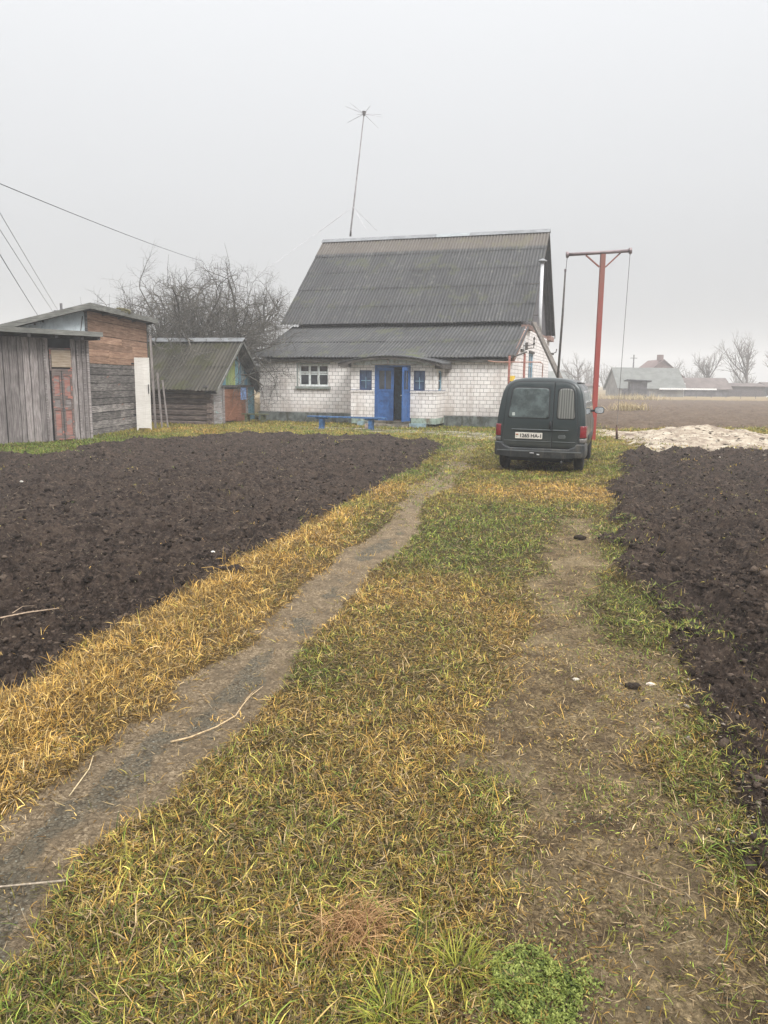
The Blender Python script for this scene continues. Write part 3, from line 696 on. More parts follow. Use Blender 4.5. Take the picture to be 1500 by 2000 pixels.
# ------------------------------------------------------------------ building materials
def mat_brick():
    m = NT('silicate_brick', 0.9, 0.2)
    tcn = m.n('TexCoord'); mp = m.n('Mapping'); m.t.links.new(tcn.outputs['UV'], mp.inputs[0])
    b = m.n('TexBrick'); wb = m.n('TexNoise'); wb.inputs['Scale'].default_value = 4.0; wb.inputs['Detail'].default_value = 5; m.t.links.new(tcn.outputs['Object'], wb.inputs['Vector'])
    sc_ = m.n('VectorMath', operation='SCALE'); sc_.inputs['Scale'].default_value = 0.022; m.t.links.new(wb.outputs['Color'], sc_.inputs[0])
    ad_ = m.n('VectorMath', operation='ADD'); m.t.links.new(mp.outputs[0], ad_.inputs[0]); m.t.links.new(sc_.outputs[0], ad_.inputs[1])
    m.t.links.new(ad_.outputs[0], b.inputs['Vector'])
    b.offset = 0.5; b.squash = 1.0
    for k, v in dict(Scale=1.0, **{'Mortar Size': 0.0085, 'Mortar Smooth': 0.25, 'Bias': 0.0, 'Brick Width': 0.262, 'Row Height': 0.151}).items(): b.inputs[k].default_value = v
    b.inputs['Color1'].default_value = (0.73, 0.69, 0.665, 1); b.inputs['Color2'].default_value = (0.87, 0.84, 0.81, 1); b.inputs['Mortar'].default_value = (0.25, 0.23, 0.22, 1)
    n = m.noise(m.coord('Object'), 1.1, 7, 0.7); n2 = m.noise(m.coord('Object'), 35, 5, 0.7)
    c = m.mix(m.ramp(n, [(0.50, (0, 0, 0)), (0.85, (0.45, 0.45, 0.45))]), b.outputs['Color'], (0.56, 0.475, 0.42))
    # rain splash and damp near the plinth
    sp = m.n('SeparateXYZ'); m.t.links.new(m.coord('Object'), sp.inputs[0])
    lowm = m.n('MapRange'); m.t.links.new(sp.outputs['Z'], lowm.inputs[0])
    for k, v in zip(('From Min', 'From Max', 'To Min', 'To Max'), (0.35, 1.0, 0.55, 0.0)): lowm.inputs[k].default_value = v
    c = m.mix(m.math('MULTIPLY', lowm.outputs[0], n), c, (0.30, 0.25, 0.20))
    streak = m.ramp(m.noise(m.coord('Object', (5, 5, .35)), 1.2, 6, 0.7), [(0.52, (0, 0, 0)), (0.72, (0.35, 0.35, 0.35))])
    c = m.mix(streak, c, (0.36, 0.30, 0.26))
    c = m.mix(0.3, c, m.ramp(n2, [(0.3, (.6, .6, .6)), (0.7, (1.1, 1.1, 1.1))]), 'MULTIPLY')
    m.color(c)
    h = m.math('ADD', m.math('MULTIPLY', b.outputs['Fac'], -1.0), m.math('MULTIPLY', n2, 0.25)); m.bump(h, 0.9, 0.008)
    return m.m
M_BRICK = mat_brick()

def mat_slate(name, base, moss=0.15, mosscol=(0.075, 0.085, 0.04), lichen=0.3, top=None):
    """corrugated fibre cement: UV x along the eave, UV y up the slope"""
    m = NT(name, 0.92, 0.15)
    v = m.coord('Object'); n = m.noise(v, 1.3, 8, 0.7); n2 = m.noise(v, 14, 6, 0.7)
    st = m.noise(m.coord('UV', (11.0, 0.45, 1)), 1.0, 7, 0.7, 0.2)
    tcn = m.n('TexCoord'); sv = m.n('SeparateXYZ'); m.t.links.new(tcn.outputs['UV'], sv.inputs[0])
    isl = m.math('FLOOR', m.math('MULTIPLY', sv.outputs['X'], 1 / 1.05)); iv = m.math('FLOOR', m.math('MULTIPLY', sv.outputs['Y'], 1 / 1.45))
    cmb = m.n('CombineXYZ'); m.t.links.new(isl, cmb.inputs[0]); m.t.links.new(iv, cmb.inputs[1])
    wn = m.n('TexWhiteNoise'); m.t.links.new(cmb.outputs[0], wn.inputs['Vector'])
    c = m.ramp(n2, [(0.2, tuple(x * .86 for x in base)), (0.8, tuple(x * 1.14 for x in base))])
    c = m.mix(1.0, c, m.ramp(wn.outputs['Value'], [(0, (.80, .80, .81)), (1, (1.16, 1.16, 1.14))]), 'MULTIPLY')
    c = m.mix(m.ramp(st, [(0.40, (0, 0, 0)), (0.72, (0.7, 0.7, 0.7))]), c, tuple(x * .62 for x in base))
    # darker towards the troughs of the waves
    wv = m.math('COSINE', m.math('MULTIPLY', sv.outputs['X'], 2 * math.pi / 0.15))
    tf = m.n('MapRange'); m.t.links.new(wv, tf.inputs[0])
    for k, val in zip(('From Min', 'From Max', 'To Min', 'To Max'), (0.6, -0.8, 0.0, 0.85)): tf.inputs[k].default_value = val
    c = m.mix(tf.outputs[0], c, tuple(x * .42 for x in base))
    c = m.mix(m.ramp(m.noise(v, 2.6, 8, 0.75), [(0.60, (0, 0, 0)), (0.85, (lichen,) * 3)]), c, (0.24, 0.235, 0.20))
    mn = m.noise(v, 0.9, 8, 0.72)
    c = m.mix(m.ramp(mn, [(0.62 - moss * .5, (0, 0, 0)), (0.75 - moss * .3, (0.85, 0.85, 0.85))]), c, mosscol)
    if top is not None:
        tm = m.n('MapRange'); m.t.links.new(sv.outputs['Y'], tm.inputs[0])
        for k, val in zip(('From Min', 'From Max', 'To Min', 'To Max'), (top - .12, top + .05, 0.0, 0.28)): tm.inputs[k].default_value = val
        c = m.mix(tm.outputs[0], c, (0.24, 0.195, 0.15))
    m.color(c); m.bump(n2, 0.5, 0.01)
    return m.m
M_ROOF = mat_slate('house_roof_slate', (0.085, 0.085, 0.086), 0.02, (0.075, 0.078, 0.055), top=5.85)
M_ROOF2 = mat_slate('mossy_roof_slate', (0.075, 0.068, 0.055), 0.25, (0.050, 0.050, 0.024), 0.12)
M_PORCHROOF = mat_slate('porch_roof_slate', (0.085, 0.085, 0.088), 0.03)
M_CLAD = plain('grey_gable_sheet', (0.10, 0.095, 0.10), 0.8, 0.2, var=.15)
M_RIDGE = plain('galvanised_ridge', (0.185, 0.19, 0.195), 0.75, 0.2, 0.0, var=.18, scale=2)
M_PALEMETAL = plain('pale_ridge_patch', (0.26, 0.28, 0.285), 0.7, 0.2, 0.0, var=.1)
M_FLUE = plain('bright_flue', (0.55, 0.56, 0.57), 0.5, 0.4, 0.1, var=.08, scale=3)
M_PLINTH = plain('grey_green_plinth', (0.125, 0.14, 0.13), 0.9, 0.2, var=.35, scale=4, dirt=(0.06, 0.06, 0.045))
M_PLINTHB = plain('blue_grey_step_block', (0.22, 0.30, 0.33), 0.85, 0.2, var=.3, scale=6, dirt=(0.12, 0.12, 0.09))
M_PLINTHG = plain('green_painted_plinth', (0.26, 0.32, 0.27), 0.85, 0.2, var=.25, scale=6, dirt=(0.16, 0.14, 0.10))
M_CONC = plain('worn_concrete', (0.26, 0.235, 0.19), 0.95, 0.1, var=.3, scale=5, dirt=(0.12, 0.10, 0.07))
M_BLUE = plain('blue_door_paint', (0.034, 0.105, 0.29), 0.5, 0.4, var=.22, scale=9, dirt=(0.032, 0.085, 0.23))
M_BLUED = plain('dark_blue_frame_paint', (0.018, 0.040, 0.115), 0.55, 0.4, var=.2)
M_WINFRAME = plain('white_window_paint', (0.62, 0.66, 0.65), 0.6, 0.3, var=.12, scale=12, dirt=(0.36, 0.36, 0.33))
M_WINGREY = plain('grey_green_casing', (0.24, 0.265, 0.245), 0.7, 0.3, var=.2)
M_BLUELIGHT = plain('light_blue_frame', (0.22, 0.36, 0.46), 0.6, 0.3, var=.2)
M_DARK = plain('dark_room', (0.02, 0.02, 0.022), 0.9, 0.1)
M_DARKWOOD = wood('dark_board', ((0.04, 0.035, 0.03), (0.09, 0.08, 0.072), (0.16, 0.15, 0.14)))
M_SOFFIT = wood('pinkish_soffit_board', ((0.13, 0.08, 0.065), (0.26, 0.17, 0.145), (0.36, 0.25, 0.21)))
M_RUST = plain('rusty_red_pipe', (0.20, 0.080, 0.062), 0.75, 0.3, var=.35, scale=20)
M_PINK = plain('faded_pink_pipe', (0.36, 0.20, 0.155), 0.7, 0.3, var=.2, scale=20)
M_YEL = plain('yellow_box', (0.68, 0.47, 0.05), 0.5, 0.4, var=.2, scale=8)
def mat_glass(name, col=(0.02, 0.022, 0.025), rough=0.06, spec=0.6):
    m = NT(name, rough, spec); n = m.noise(m.coord('Object'), 3.2, 6, 0.7)
    m.color(m.ramp(n, [(0.35, col), (0.7, tuple(min(1, c * 2.2 + .01) for c in col))]))
    return m.m
M_GLASS = mat_glass('window_glass')

def corr(mb, u0, u1, lo, hi, rows, pitch=0.15, amp=0.024, seg=6, thick=0.008, ujit=0.01, seed=1, over=0.12, sheet=1.05, sag=0.0):
    """rows of corrugated sheets between line lo=(v,z) and hi=(v,z); u along the eave"""
    rr = np.random.default_rng(seed)
    lo = np.array(lo, float); hi = np.array(hi, float); d = hi - lo; ln = np.linalg.norm(d); d = d / ln; nrm = np.array([-d[1], d[0]])
    if nrm[1] < 0: nrm = -nrm
    nu = int((u1 - u0) / pitch * seg) + 1; U = np.linspace(u0, u1, nu)
    sh = np.floor((U - u0) / sheet).astype(int)
    bounds = [0] + [ln * (1 - (rows - k) / rows) for k in range(1, rows)] + [ln]
    for r in range(rows):
        a, b = bounds[r] - (over if r else 0), bounds[r + 1]
        ja = rr.normal(0, .018, sh.max() + 1)[sh]; jz = rr.normal(0, .003, sh.max() + 1)[sh]
        S = np.linspace(0, 1, 5); P = np.zeros((5, nu, 3)); Q = P.copy(); UVs = np.zeros((5, nu, 2))
        wave = amp * np.cos((U - u0) / pitch * 2 * math.pi)
        for i, s in enumerate(S):
            t = a + (b - a) * s + (ja if i == 0 else 0)
            lift = wave + jz + 0.026 * (1 - s) + 0.004 - sag * np.sin(math.pi * np.clip(t / ln, 0, 1)) + 0.012 * (fbm(U * .6 + r * 5, U * 0 + seed, seed) - .5)
            P[i, :, 0] = U; P[i, :, 1] = lo[0] + d[0] * t + nrm[0] * lift; P[i, :, 2] = lo[1] + d[1] * t + nrm[1] * lift
            Q[i] = P[i]; Q[i, :, 1] -= nrm[0] * thick; Q[i, :, 2] -= nrm[1] * thick
            UVs[i, :, 0] = U - u0; UVs[i, :, 1] = t
        V = np.concatenate([P.reshape(-1, 3), Q.reshape(-1, 3)]); uvf = np.concatenate([UVs.reshape(-1, 2)] * 2); n0 = 5 * nu
        F = []
        def q(i, j): return i * nu + j
        for i in range(4):
            for j in range(nu - 1):
                F.append((q(i, j), q(i, j + 1), q(i + 1, j + 1), q(i + 1, j)))
                F.append((n0 + q(i, j), n0 + q(i + 1, j), n0 + q(i + 1, j + 1), n0 + q(i, j + 1)))
        for j in range(nu - 1):
            F.append((q(0, j + 1), q(0, j), n0 + q(0, j), n0 + q(0, j + 1)))
        for i in range(4):
            for j, fl in ((0, 0), (nu - 1, 1)):
                f = (q(i, j), q(i + 1, j), n0 + q(i + 1, j), n0 + q(i, j)); F.append(f if not fl else f[::-1])
        mb.add(V.tolist(), F, [[tuple(uvf[k]) for k in f] for f in F])
    return mb

def wall_uv(mb, u0, u1, z0, z1, v0, v1, openings=()):
    """straight wall along u with rectangular openings (ua,ub,za,zb)"""
    us = sorted({u0, u1} | {a for o in openings for a in o[:2]})
    for a, b in zip(us[:-1], us[1:]):
        cuts = sorted([(o[2], o[3]) for o in openings if o[0] <= a + 1e-6 and o[1] >= b - 1e-6]); z = z0
        for lo, hi in cuts:
            if lo > z: mb.box((a, v0, z), (b, v1, lo))
            z = hi
        if z < z1: mb.box((a, v0, z), (b, v1, z1))
    return mb
def wall_vu(mb, v0, v1, z0, top, ua, ub, openings=()):
    """wall along v at u in [ua,ub]; top: list of (v,z) polyline"""
    tv = [t[0] for t in top]; tz = [t[1] for t in top]
    vs = sorted({v0, v1} | {a for o in openings for a in o[:2]} | {t for t in tv if v0 < t < v1})
    for a, b in zip(vs[:-1], vs[1:]):
        za, zb = np.interp(a, tv, tz), np.interp(b, tv, tz)
        cuts = sorted([(o[2], o[3]) for o in openings if o[0] <= a + 1e-6 and o[1] >= b - 1e-6]); z = z0
        for lo, hi in cuts:
            if lo > z: mb.box((ua, a, z), (ub, b, lo))
            z = hi
        V = [(ua, a, z), (ub, a, z), (ub, b, z), (ua, b, z), (ua, a, za), (ub, a, za), (ub, b, zb), (ua, b, zb)]
        mb.add(V, [(0, 3, 2, 1), (4, 5, 6, 7), (0, 1, 5, 4), (1, 2, 6, 5), (2, 3, 7, 6), (3, 0, 4, 7)])
    return mb

def window(parent, u0, u1, z0, z1, v, cols, mid, mat, name='window', fw=0.055, glass=None, axis='u', bars=0.035, recess=0.09, room=True):
    """frame with mullions set back from the wall face at v; looks toward -v (or +u when axis is 'v')"""
    g = glass or M_GLASS
    def P(u, d, z): return (u, v + d, z) if axis == 'u' else (v - d, u, z)
    def bx(mb, a, b, da, db, za, zb):
        p, q = P(a, da, za), P(b, db, zb); mb.box(tuple(map(min, p, q)), tuple(map(max, p, q)))
    mb = MB(); d0, d1 = recess, recess + .05
    bx(mb, u0, u1, d0, d1, z0, z0 + fw); bx(mb, u0, u1, d0, d1, z1 - fw, z1)
    bx(mb, u0, u0 + fw, d0, d1, z0 + fw, z1 - fw); bx(mb, u1 - fw, u1, d0, d1, z0 + fw, z1 - fw)
    wd = (u1 - u0 - 2 * fw) / cols
    for k in range(1, cols):
        c = u0 + fw + wd * k; bx(mb, c - bars, c + bars, d0 + .004, d1, z0 + fw, z1 - fw)
    edges = [u0 + fw + wd * k for k in range(cols + 1)]
    for zz in mid:
        for k in range(cols):
            a = edges[k] + (bars if k else 0); b = edges[k + 1] - (bars if k < cols - 1 else 0)
            bx(mb, a, b, d0 + .008, d1, zz - bars * .6, zz + bars * .6)
    w = mb.build(name, mat, parent)
    gp = MB(); bx(gp, u0 + fw * .8, u1 - fw * .8, d0 + .028, d0 + .034, z0 + fw * .8, z1 - fw * .8)
    gp.build('pane', g, w)
    return w

# ------------------------------------------------------------------ the house
def house():
    T = thing('brick_house', 'white brick house with tall corrugated grey roof and small blue porch', 'house', (4.827, 29.93, 0), -0.305)
    W = 10.66; D = 13.7
    mb = MB()
    wall_uv(mb, -W, 0, .424, 2.60, 0, .3, [(-8.87, -7.53, 1.50, 2.40), (-4.9, -3.75, .424, 2.3)])
    mb.build('wall', M_BRICK, T)
    mb = MB()
    wall_vu(mb, .302, D, .424, [(0, 2.60), (3.7, 4.02), (D, 4.02)], -.3, 0, [(5.0, 6.65, 1.15, 3.04)])
    mb.build('wall', M_BRICK, T)
    mb = MB()
    wall_vu(mb, .302, D, .424, [(0, 2.60), (3.7, 4.02), (D, 4.02)], -W, -W + .3)
    wall_uv(mb, -W + .302, -.302, .424, 4.02, D - .3, D)
    mb.build('wall', M_BRICK, T)
    mb = MB(); mb.box((-W - .05, -.06, -.3), (.05, D + .05, .423)); mb.build('plinth', M_PLINTH, T)
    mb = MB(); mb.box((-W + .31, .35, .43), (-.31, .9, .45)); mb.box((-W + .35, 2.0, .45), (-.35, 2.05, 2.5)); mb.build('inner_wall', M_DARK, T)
    # gable cladding above the bricks, both ends
    vr, zr = 8.97, 8.90
    for a, b in ((-.28, -.20), (-W + .02, -W + .1)):
        mb = MB(); mb.prism([(b, 3.85, 4.03), (b, 13.95, 4.03), (b, vr, zr - .12)], (a - b, 0, 0)); mb.build('gable_cladding', M_CLAD, T)
    # roofs
    mb = MB(); corr(mb, -10.86, .14, (-.30, 2.66), (3.95, 4.20), 2, seed=3, sag=.03); mb.build('lower_roof', M_ROOF, T, angle=50)
    mb = MB(); corr(mb, -11.35, .255, (3.62, 4.27), (vr + .02, zr), 5, seed=5, sag=.02); mb.build('upper_roof', M_ROOF, T, angle=50)
    mb = MB(); corr(mb, -11.35, .255, (14.22, 4.27), (vr - .02, zr), 5, seed=6, seg=4); mb.build('upper_roof', M_ROOF, T, angle=50)
    # ridge cap in lengths, two of them newer and paler
    for a, b, mt in ((-11.4, -5.3, M_RIDGE), (-5.29, -3.6, M_PALEMETAL), (-3.59, .28, M_RIDGE)):
        mb = MB()
        mb.add([(a, vr - .19, zr - .09), (b, vr - .19, zr - .09), (b, vr - .19, zr - .10), (a, vr - .19, zr - .10), (a, vr, zr + .085), (b, vr, zr + .085), (a, vr + .19, zr - .09), (b, vr + .19, zr - .09), (a, vr, zr + .03), (b, vr, zr + .03)],
               [(3, 2, 1, 0), (0, 1, 5, 4), (4, 5, 7, 6), (0, 4, 8), (1, 9, 5), (4, 6, 8), (5, 9, 7)])
        o = mb.build('ridge_cap', mt, T)
        if mt is M_PALEMETAL: o['label'] = 'newer pale length of ridge cap'
    # verge and eave boards
    mb = MB()
    for (v0, z0, v1, z1) in ((3.62, 4.20, vr, zr - .06), (14.22, 4.20, vr, zr - .06)):
        mb.plank((.235, v0, z0 - .03), (.235, v1, z1 - .03), .03, .12, up=(0, 0, 1))
    mb.build('verge_board', M_DARKWOOD, T)
    mb = MB()
    mb.plank((.06, -.12, 2.60), (.06, 3.6, 4.0), .1, .16); mb.box((-.195, 3.6, 3.98), (.16, 5.0, 4.16)); mb.box((-.195, 12.3, 3.96), (.2, 14.1, 4.2)); mb.box((-.195, 5.01, 4.04), (.0, 12.29, 4.12))
    mb.build('soffit_board', M_SOFFIT, T)
    mb = MB(); mb.box((-10.8, -.2, 2.5), (-.02, -.002, 2.6)); mb.build('eave_board', M_DARKWOOD, T)
    # front window
    w = window(T, -8.87, -7.53, 1.50, 2.40, 0, 3, (2.08, 2.0), M_WINFRAME, fw=.075, bars=.045)
    mb = MB(); mb.box((-8.98, -.10, 1.40), (-7.42, .08, 1.498)); mb.build('sill', M_WINGREY, w)
    mb = MB(); mb.box((-8.95, -.03, 2.402), (-7.45, .02, 2.45)); mb.box((-8.94, -.02, 1.50), (-8.875, .02, 2.40)); mb.build('casing', M_WINGREY, w)
    # gable window
    w = window(T, 5.0, 6.65, 1.15, 3.04, 0, 2, (2.5,), M_BLUELIGHT, axis='v', fw=.08, recess=.03)
    mb = MB(); mb.box((.002, 4.98, 3.045), (.06, 6.67, 3.13)); mb.build('lintel_board', M_DARKWOOD, w)
    # flue pipe at the gable end
    mb = MB(); mb.tube([(.50, 4.55, 3.9), (.50, 4.35, 4.25), (.50, 4.30, 4.5), (.50, 4.30, 6.72)], .07, 14)
    fl = mb.build('flue_pipe', M_FLUE, T, smooth=True)
    mb = MB(); mb.tube([(.50, 4.30, 6.72), (.50, 4.30, 6.76)], [.10, .10], 14); mb.tube([(.50, 4.30, 6.80), (.50, 4.30, 6.84), (.50, 4.30, 6.92)], [.20, .19, .03], 14)
    for a in range(4): mb.box((.44 + .1 * (a % 2), 4.24 + .1 * (a // 2), 6.75), (.46 + .1 * (a % 2), 4.26 + .1 * (a // 2), 6.81))
    mb.build('flue_cap', M_RIDGE, fl)
    for q in (4.6, 5.9):
        mb = MB(); mb.tube([(-.02, 4.30, q), (.5, 4.30, q)], .02, 6); mb.build('bracket', M_DARKWOOD, fl)
    # electric bracket and insulators high on the gable
    mb = MB(); mb.tube([(.0, 3.0, 3.25), (.45, 3.0, 3.30), (.45, 3.0, 3.62)], .022, 8); mb.tube([(0, 3.35, 3.15), (.4, 3.35, 3.18), (.4, 3.35, 3.55)], .022, 8)
    for z in (3.5, 3.3): mb.tube([(.45, 3.0, z), (.45, 3.0, z + .08)], .045, 8)
    mb.box((0, 2.2, 3.02), (.07, 2.9, 3.1)); mb.box((0.0, 3.6, 3.12), (.10, 3.8, 3.42))
    mb.build('wire_bracket', M_DARKWOOD, T)
    mb = MB(); mb.tube([(.03, 3.15, 2.9), (.03, 3.15, 3.95)], .03, 8); mb.build('conduit_pipe', M_FLUE, T)

    # ---- porch
    a1, a2, d = -6.03, -2.61, -1.4; H = 2.34; t = .25; ledge = 1.40
    mb = MB()
    dl, dr = -5.05, -3.62
    wall_uv(mb, a1, dl, .36, H, d, d + t, [(-5.68, -5.17, ledge, 2.15)])
    wall_uv(mb, dr, a2 - .25, .36, H, d, d + t, [(-3.50, -3.05, ledge, 2.15)])
    # right corner is splayed toward the wall
    wall_vu(mb, d, -.01, .36, [(-2, H), (0, H)], a2 - t, a2, [(-1.05, -.42, ledge, 2.15)])
    wall_vu(mb, d + t, -.01, .36, [(-2, H), (0, H)], a1, a1 + t)
    mb.box((a1, d, H + .001), (a2, d + t, H + .06)); mb.box((dl, d, 2.361), (dr, d + t, H + .002)) if H > 2.37 else None
    po = mb.build('porch', M_BRICK, T)
    mb = MB()
    mb.box((a1 - .02, d - .03, ledge - .09), (dl, d - .002, ledge - .005)); mb.build('ledge', M_BRICK, po); mb = MB()
    mb.box((dr, d - .03, ledge - .09), (a2 + .02, d - .002, ledge - .005)); mb.box((a2 + .002, d - .03, ledge - .09), (a2 + .03, -.01, ledge - .005)); mb.build('ledge', M_BRICK, po)
    mb = MB(); 
    mb.box((a1 - .02, d - .034, ledge - .004), (dl, d - .002, ledge + .012)); mb.build('ledge_trim', M_BLUED, po); mb = MB()
    mb.box((dr, d - .034, ledge - .004), (a2 + .02, d - .002, ledge + .012)); mb.box((a2 + .002, d - .034, ledge - .004), (a2 + .034, -.01, ledge + .012)); mb.build('ledge_trim', M_BLUED, po)
    for q0, q1 in (((a1 + .02, d + .02, .10), (dl - .1, -.07, .355)), ((dr + .05, d - .03, .14), (a2 + .03, -.07, .355))):
        mb = MB(); mb.box(q0, q1); mb.build('porch_plinth', M_PLINTHG, po)
    for q0, q1 in (((a1 + .3, d - .1, -.2), (-5.15, d + .02, .20)), ((-3.60, d - .16, -.2), (-2.95, d - .031, .16))):
        mb = MB(); mb.box(q0, q1); mb.build('corner_block', M_PLINTHB, po)
    mb = MB(); mb.box((dl, d + .02, -.2), (dr, -.07, .20)); mb.build('porch_floor', M_CONC, po)
    mb = MB(); mb.box((dl - .08, d - .3, -.2), (dr - .01, d + .018, .10)); mb.box((dl - .04, d - .55, -.2), (dr + .05, d - .302, .02)); mb.box((dl, d - .02, .201), (dr, d + .02, .23)); mb.build('step', M_CONC, po)
    # windows
    for (u0, u1) in ((-5.68, -5.17), (-3.50, -3.05)):
        window(po, u0, u1, ledge, 2.15, d, 2, ((ledge + 2.15) / 2 - .02,), M_BLUED, fw=.05, bars=.016, recess=.05, glass=M_PGLASS)
        mb = MB(); c = (u0 + u1) / 2; zc = (ledge + 2.15) / 2 - .02
        mb.box((c - .012, d + .04, ledge + .06), (c + .012, d + .049, zc + .15)); mb.box((u0 + .06, d + .042, zc - .012), (u1 - .06, d + .0475, zc + .014)); mb.build('glazing_bar', M_BLUELIGHT, po)
    window(po, -1.05, -.42, ledge, 2.15, a2, 1, ((ledge + 2.15) / 2,), M_BLUELIGHT, axis='v', fw=.06, recess=.05)
    # door frame, closed leaf, open leaf
    mb = MB(); mb.box((dl, d - .01, .23), (dl + .06, d + .12, 2.36)); mb.box((dr - .06, d - .01, .23), (dr, d + .12, 2.36)); mb.box((dl + .06, d - .01, 2.28), (dr - .06, d + .12, 2.36)); mb.build('door_frame', M_BLUE, po)
    def leaf(M, wd, name, lab, hinge='l'):
        mb = MB(); z0, z1 = .24, 2.27; th = .045
        def b(a, c, y0=0, y1=th): mb.box((a[0], y0, a[1]), (c[0], y1, c[1]), M)
        b((0, z0), (.11, z1)); b((wd - .11, z0), (wd, z1)); b((.11, z1 - .13), (wd - .11, z1)); b((.11, z0), (wd - .11, z0 + .16))
        b((.11, 1.36), (wd - .11, 1.44)); b((.11, 1.02), (wd - .11, 1.10)); b((wd / 2 - .02, 1.44), (wd / 2 + .02, z1 - .13), .008, .037)
        b((.11, 1.10), (wd - .11, 1.36), .016, .03); b((.11, z0 + .16), (wd - .11, 1.02), .016, .03)
        b((.17, z0 + .24), (wd - .17, .95), .006, .0155); b((.17, 1.14), (wd - .17, 1.32), .006, .0155)
        b((.16, .98), (wd - .16, 1.0), -.004, -.0005)
        o = mb.build(name, M_BLUE, po); o['label'] = lab
        g = MB(); g.box((.11, .02, 1.44), (wd - .11, .024, z1 - .13), M); g.build('door_pane', M_GLASS, po)
        return o
    leaf(Matrix.Translation((dl + .06, d + .02, 0)), .70, 'door', 'closed left leaf of the blue porch door')
    M2 = Matrix.Translation((dr - .062, d + .02, 0)) @ Matrix.Rotation(R(-112), 4, 'Z') @ Matrix.Translation((0, 0, 0))
    M2 = Matrix.Translation((dr - .075, d - .015, 0)) @ Matrix.Rotation(R(-98), 4, 'Z') @ Matrix.Translation((0, 0, 0))
    leaf(M2, .60, 'door', 'open right leaf of the blue porch door')
    mb = MB(); mb.tube([(dr - .15, d - .53, 1.22), (dr - .215, d - .53, 1.22)], .018, 8); mb.tube([(dr - .21, d - .57, 1.22), (dr - .21, d - .47, 1.22)], .014, 8); mb.build('door_handle', M_WINFRAME, po)
    # inner blue door seen through the opening, brown floor board
    mb = MB(); mb.box((-4.55, -.35, .25), (-3.95, -.30, 2.2)); mb.box((-4.45, -.36, 1.3), (-4.05, -.351, 2.0)); mb.build('inner_door', plain('teal_inner_door', (.05, .11, .17), .6, .3), po)
    mb = MB(); mb.box((-4.3, d + .03, .201), (-3.7, -.4, .225)); mb.build('floor_board', M_SOFFIT, po)
    # porch roof: low gable with drooping felt and barge boards
    ap = -4.43; z1, z0 = 2.70, 2.42; L0, R0 = -6.42, -2.32
    def rz(u):
        s = (u - L0) / (ap - L0) if u < ap else (R0 - u) / (R0 - ap)
        return z0 + (z1 - z0) * math.sin(max(0, min(1, s)) * math.pi / 2) ** .85
    us = np.linspace(L0, R0, 81); mb = MB()
    rows = []
    for vv, dz in ((d - .42, 0), (d - .1, .01), (-.45, .03), (.35, .22)):
        rows.append([(u, vv, rz(u) + dz + .012 * math.cos(u / .15 * 2 * math.pi)) for u in us])
    A = np.array(rows); B = A.copy(); B[:, :, 2] -= .03
    mb.grid(A); mb.grid(B, True)
    for j in range(80):
        mb.add([tuple(A[0, j]), tuple(A[0, j + 1]), tuple(B[0, j + 1]), tuple(B[0, j])], [(3, 2, 1, 0)])
    for j in (0, 80):
        for i in range(3): mb.add([tuple(A[i, j]), tuple(A[i + 1, j]), tuple(B[i + 1, j]), tuple(B[i, j])], [(0, 1, 2, 3)])
    mb.build('porch_roof', M_PORCHROOF, po, smooth=True)
    mb = MB()
    for i in range(0, 80, 4):
        a, b = us[i], us[min(i + 4, 80)]
        mb.plank((a, d - .36, rz(a) - .085), (b, d - .36, rz(b) - .085), .05, .10)
    mb.plank((ap, d - .33, 2.37), (ap, d - .33, 2.62), .06, .05, up=(0, 1, 0))
    mb.box((a1 - .3, d - .38, 2.25), (a1 + .02, d - .02, 2.42)); mb.box((a2 - .02, d - .2, 2.22), (a2 + .28, -.05, 2.38)); mb.box((dl - .05, d - .30, 2.34), (dr + .3, d - .25, 2.39))
    mb.build('barge_board', M_DARKWOOD, po)
    mb = MB(); n = 12
    P = [(u, d - .04, rz(u) - .035) for u in np.linspace(-5.9, -2.8, n)]
    mb.prism([(-5.9, d - .04, 2.342), (-2.8, d - .04, 2.342)] + P[::-1], (0, .03, 0)); mb.build('porch_gable', M_WINFRAME, po)
    return T
M_PGLASS = mat_glass('porch_window_glass', (0.025, 0.045, 0.09))
house()

# ------------------------------------------------------------------ aerial on the ridge
def aerial():
    T = thing('tv_aerial', 'tall thin television aerial mast with spider shaped head on the house ridge', 'aerial', (-1.72, 37.9, 8.75))
    M = plain('aerial_steel', (0.20, 0.19, 0.19), 0.6, 0.4, 0.3)
    M2 = plain('aerial_rod', (0.42, 0.40, 0.42), 0.5, 0.4, 0.3)
    top = Vector((.60, .2, 5.15))
    mb = MB(); mb.tube([(0, 0, -.3), (.02, 0, 0), tuple(top)], [.05, .04, .026], 8); mb.build('mast', M, T, smooth=True)
    mb = MB(); mb.tube([tuple(top + Vector((0, 0, -.08))), tuple(top + Vector((.01, 0, .10)))], [.05, .10], 10); mb.build('junction_box', M, T)
    for (dx, dz, dy) in ((-.66, .50, .1), (-.85, .16, -.5), (-.78, -.26, .4), (.80, .14, .5), (.86, -.26, -.4), (.66, -.55, .2), (-.35, .22, .8), (.3, .05, -.9)):
        mb = MB(); mb.tube([tuple(top), tuple(top + Vector((dx, dy, dz)))], [.012, .008], 5); mb.build('aerial_rod', M2, T)
    for (a, b) in (((.12, 0, 1.02), (-1.55, .5, -.05)), ((.12, 0, 1.02), (1.25, .3, .02)), ((.12, 0, 1.02), (.75, -.3, -.05)), ((.12, 0, 1.02), (-3.9, -3.4, -2.6))):
        mb = MB(); mb.tube([a, b], .008, 4); mb.build('guy_wire', M2, T)
aerial()

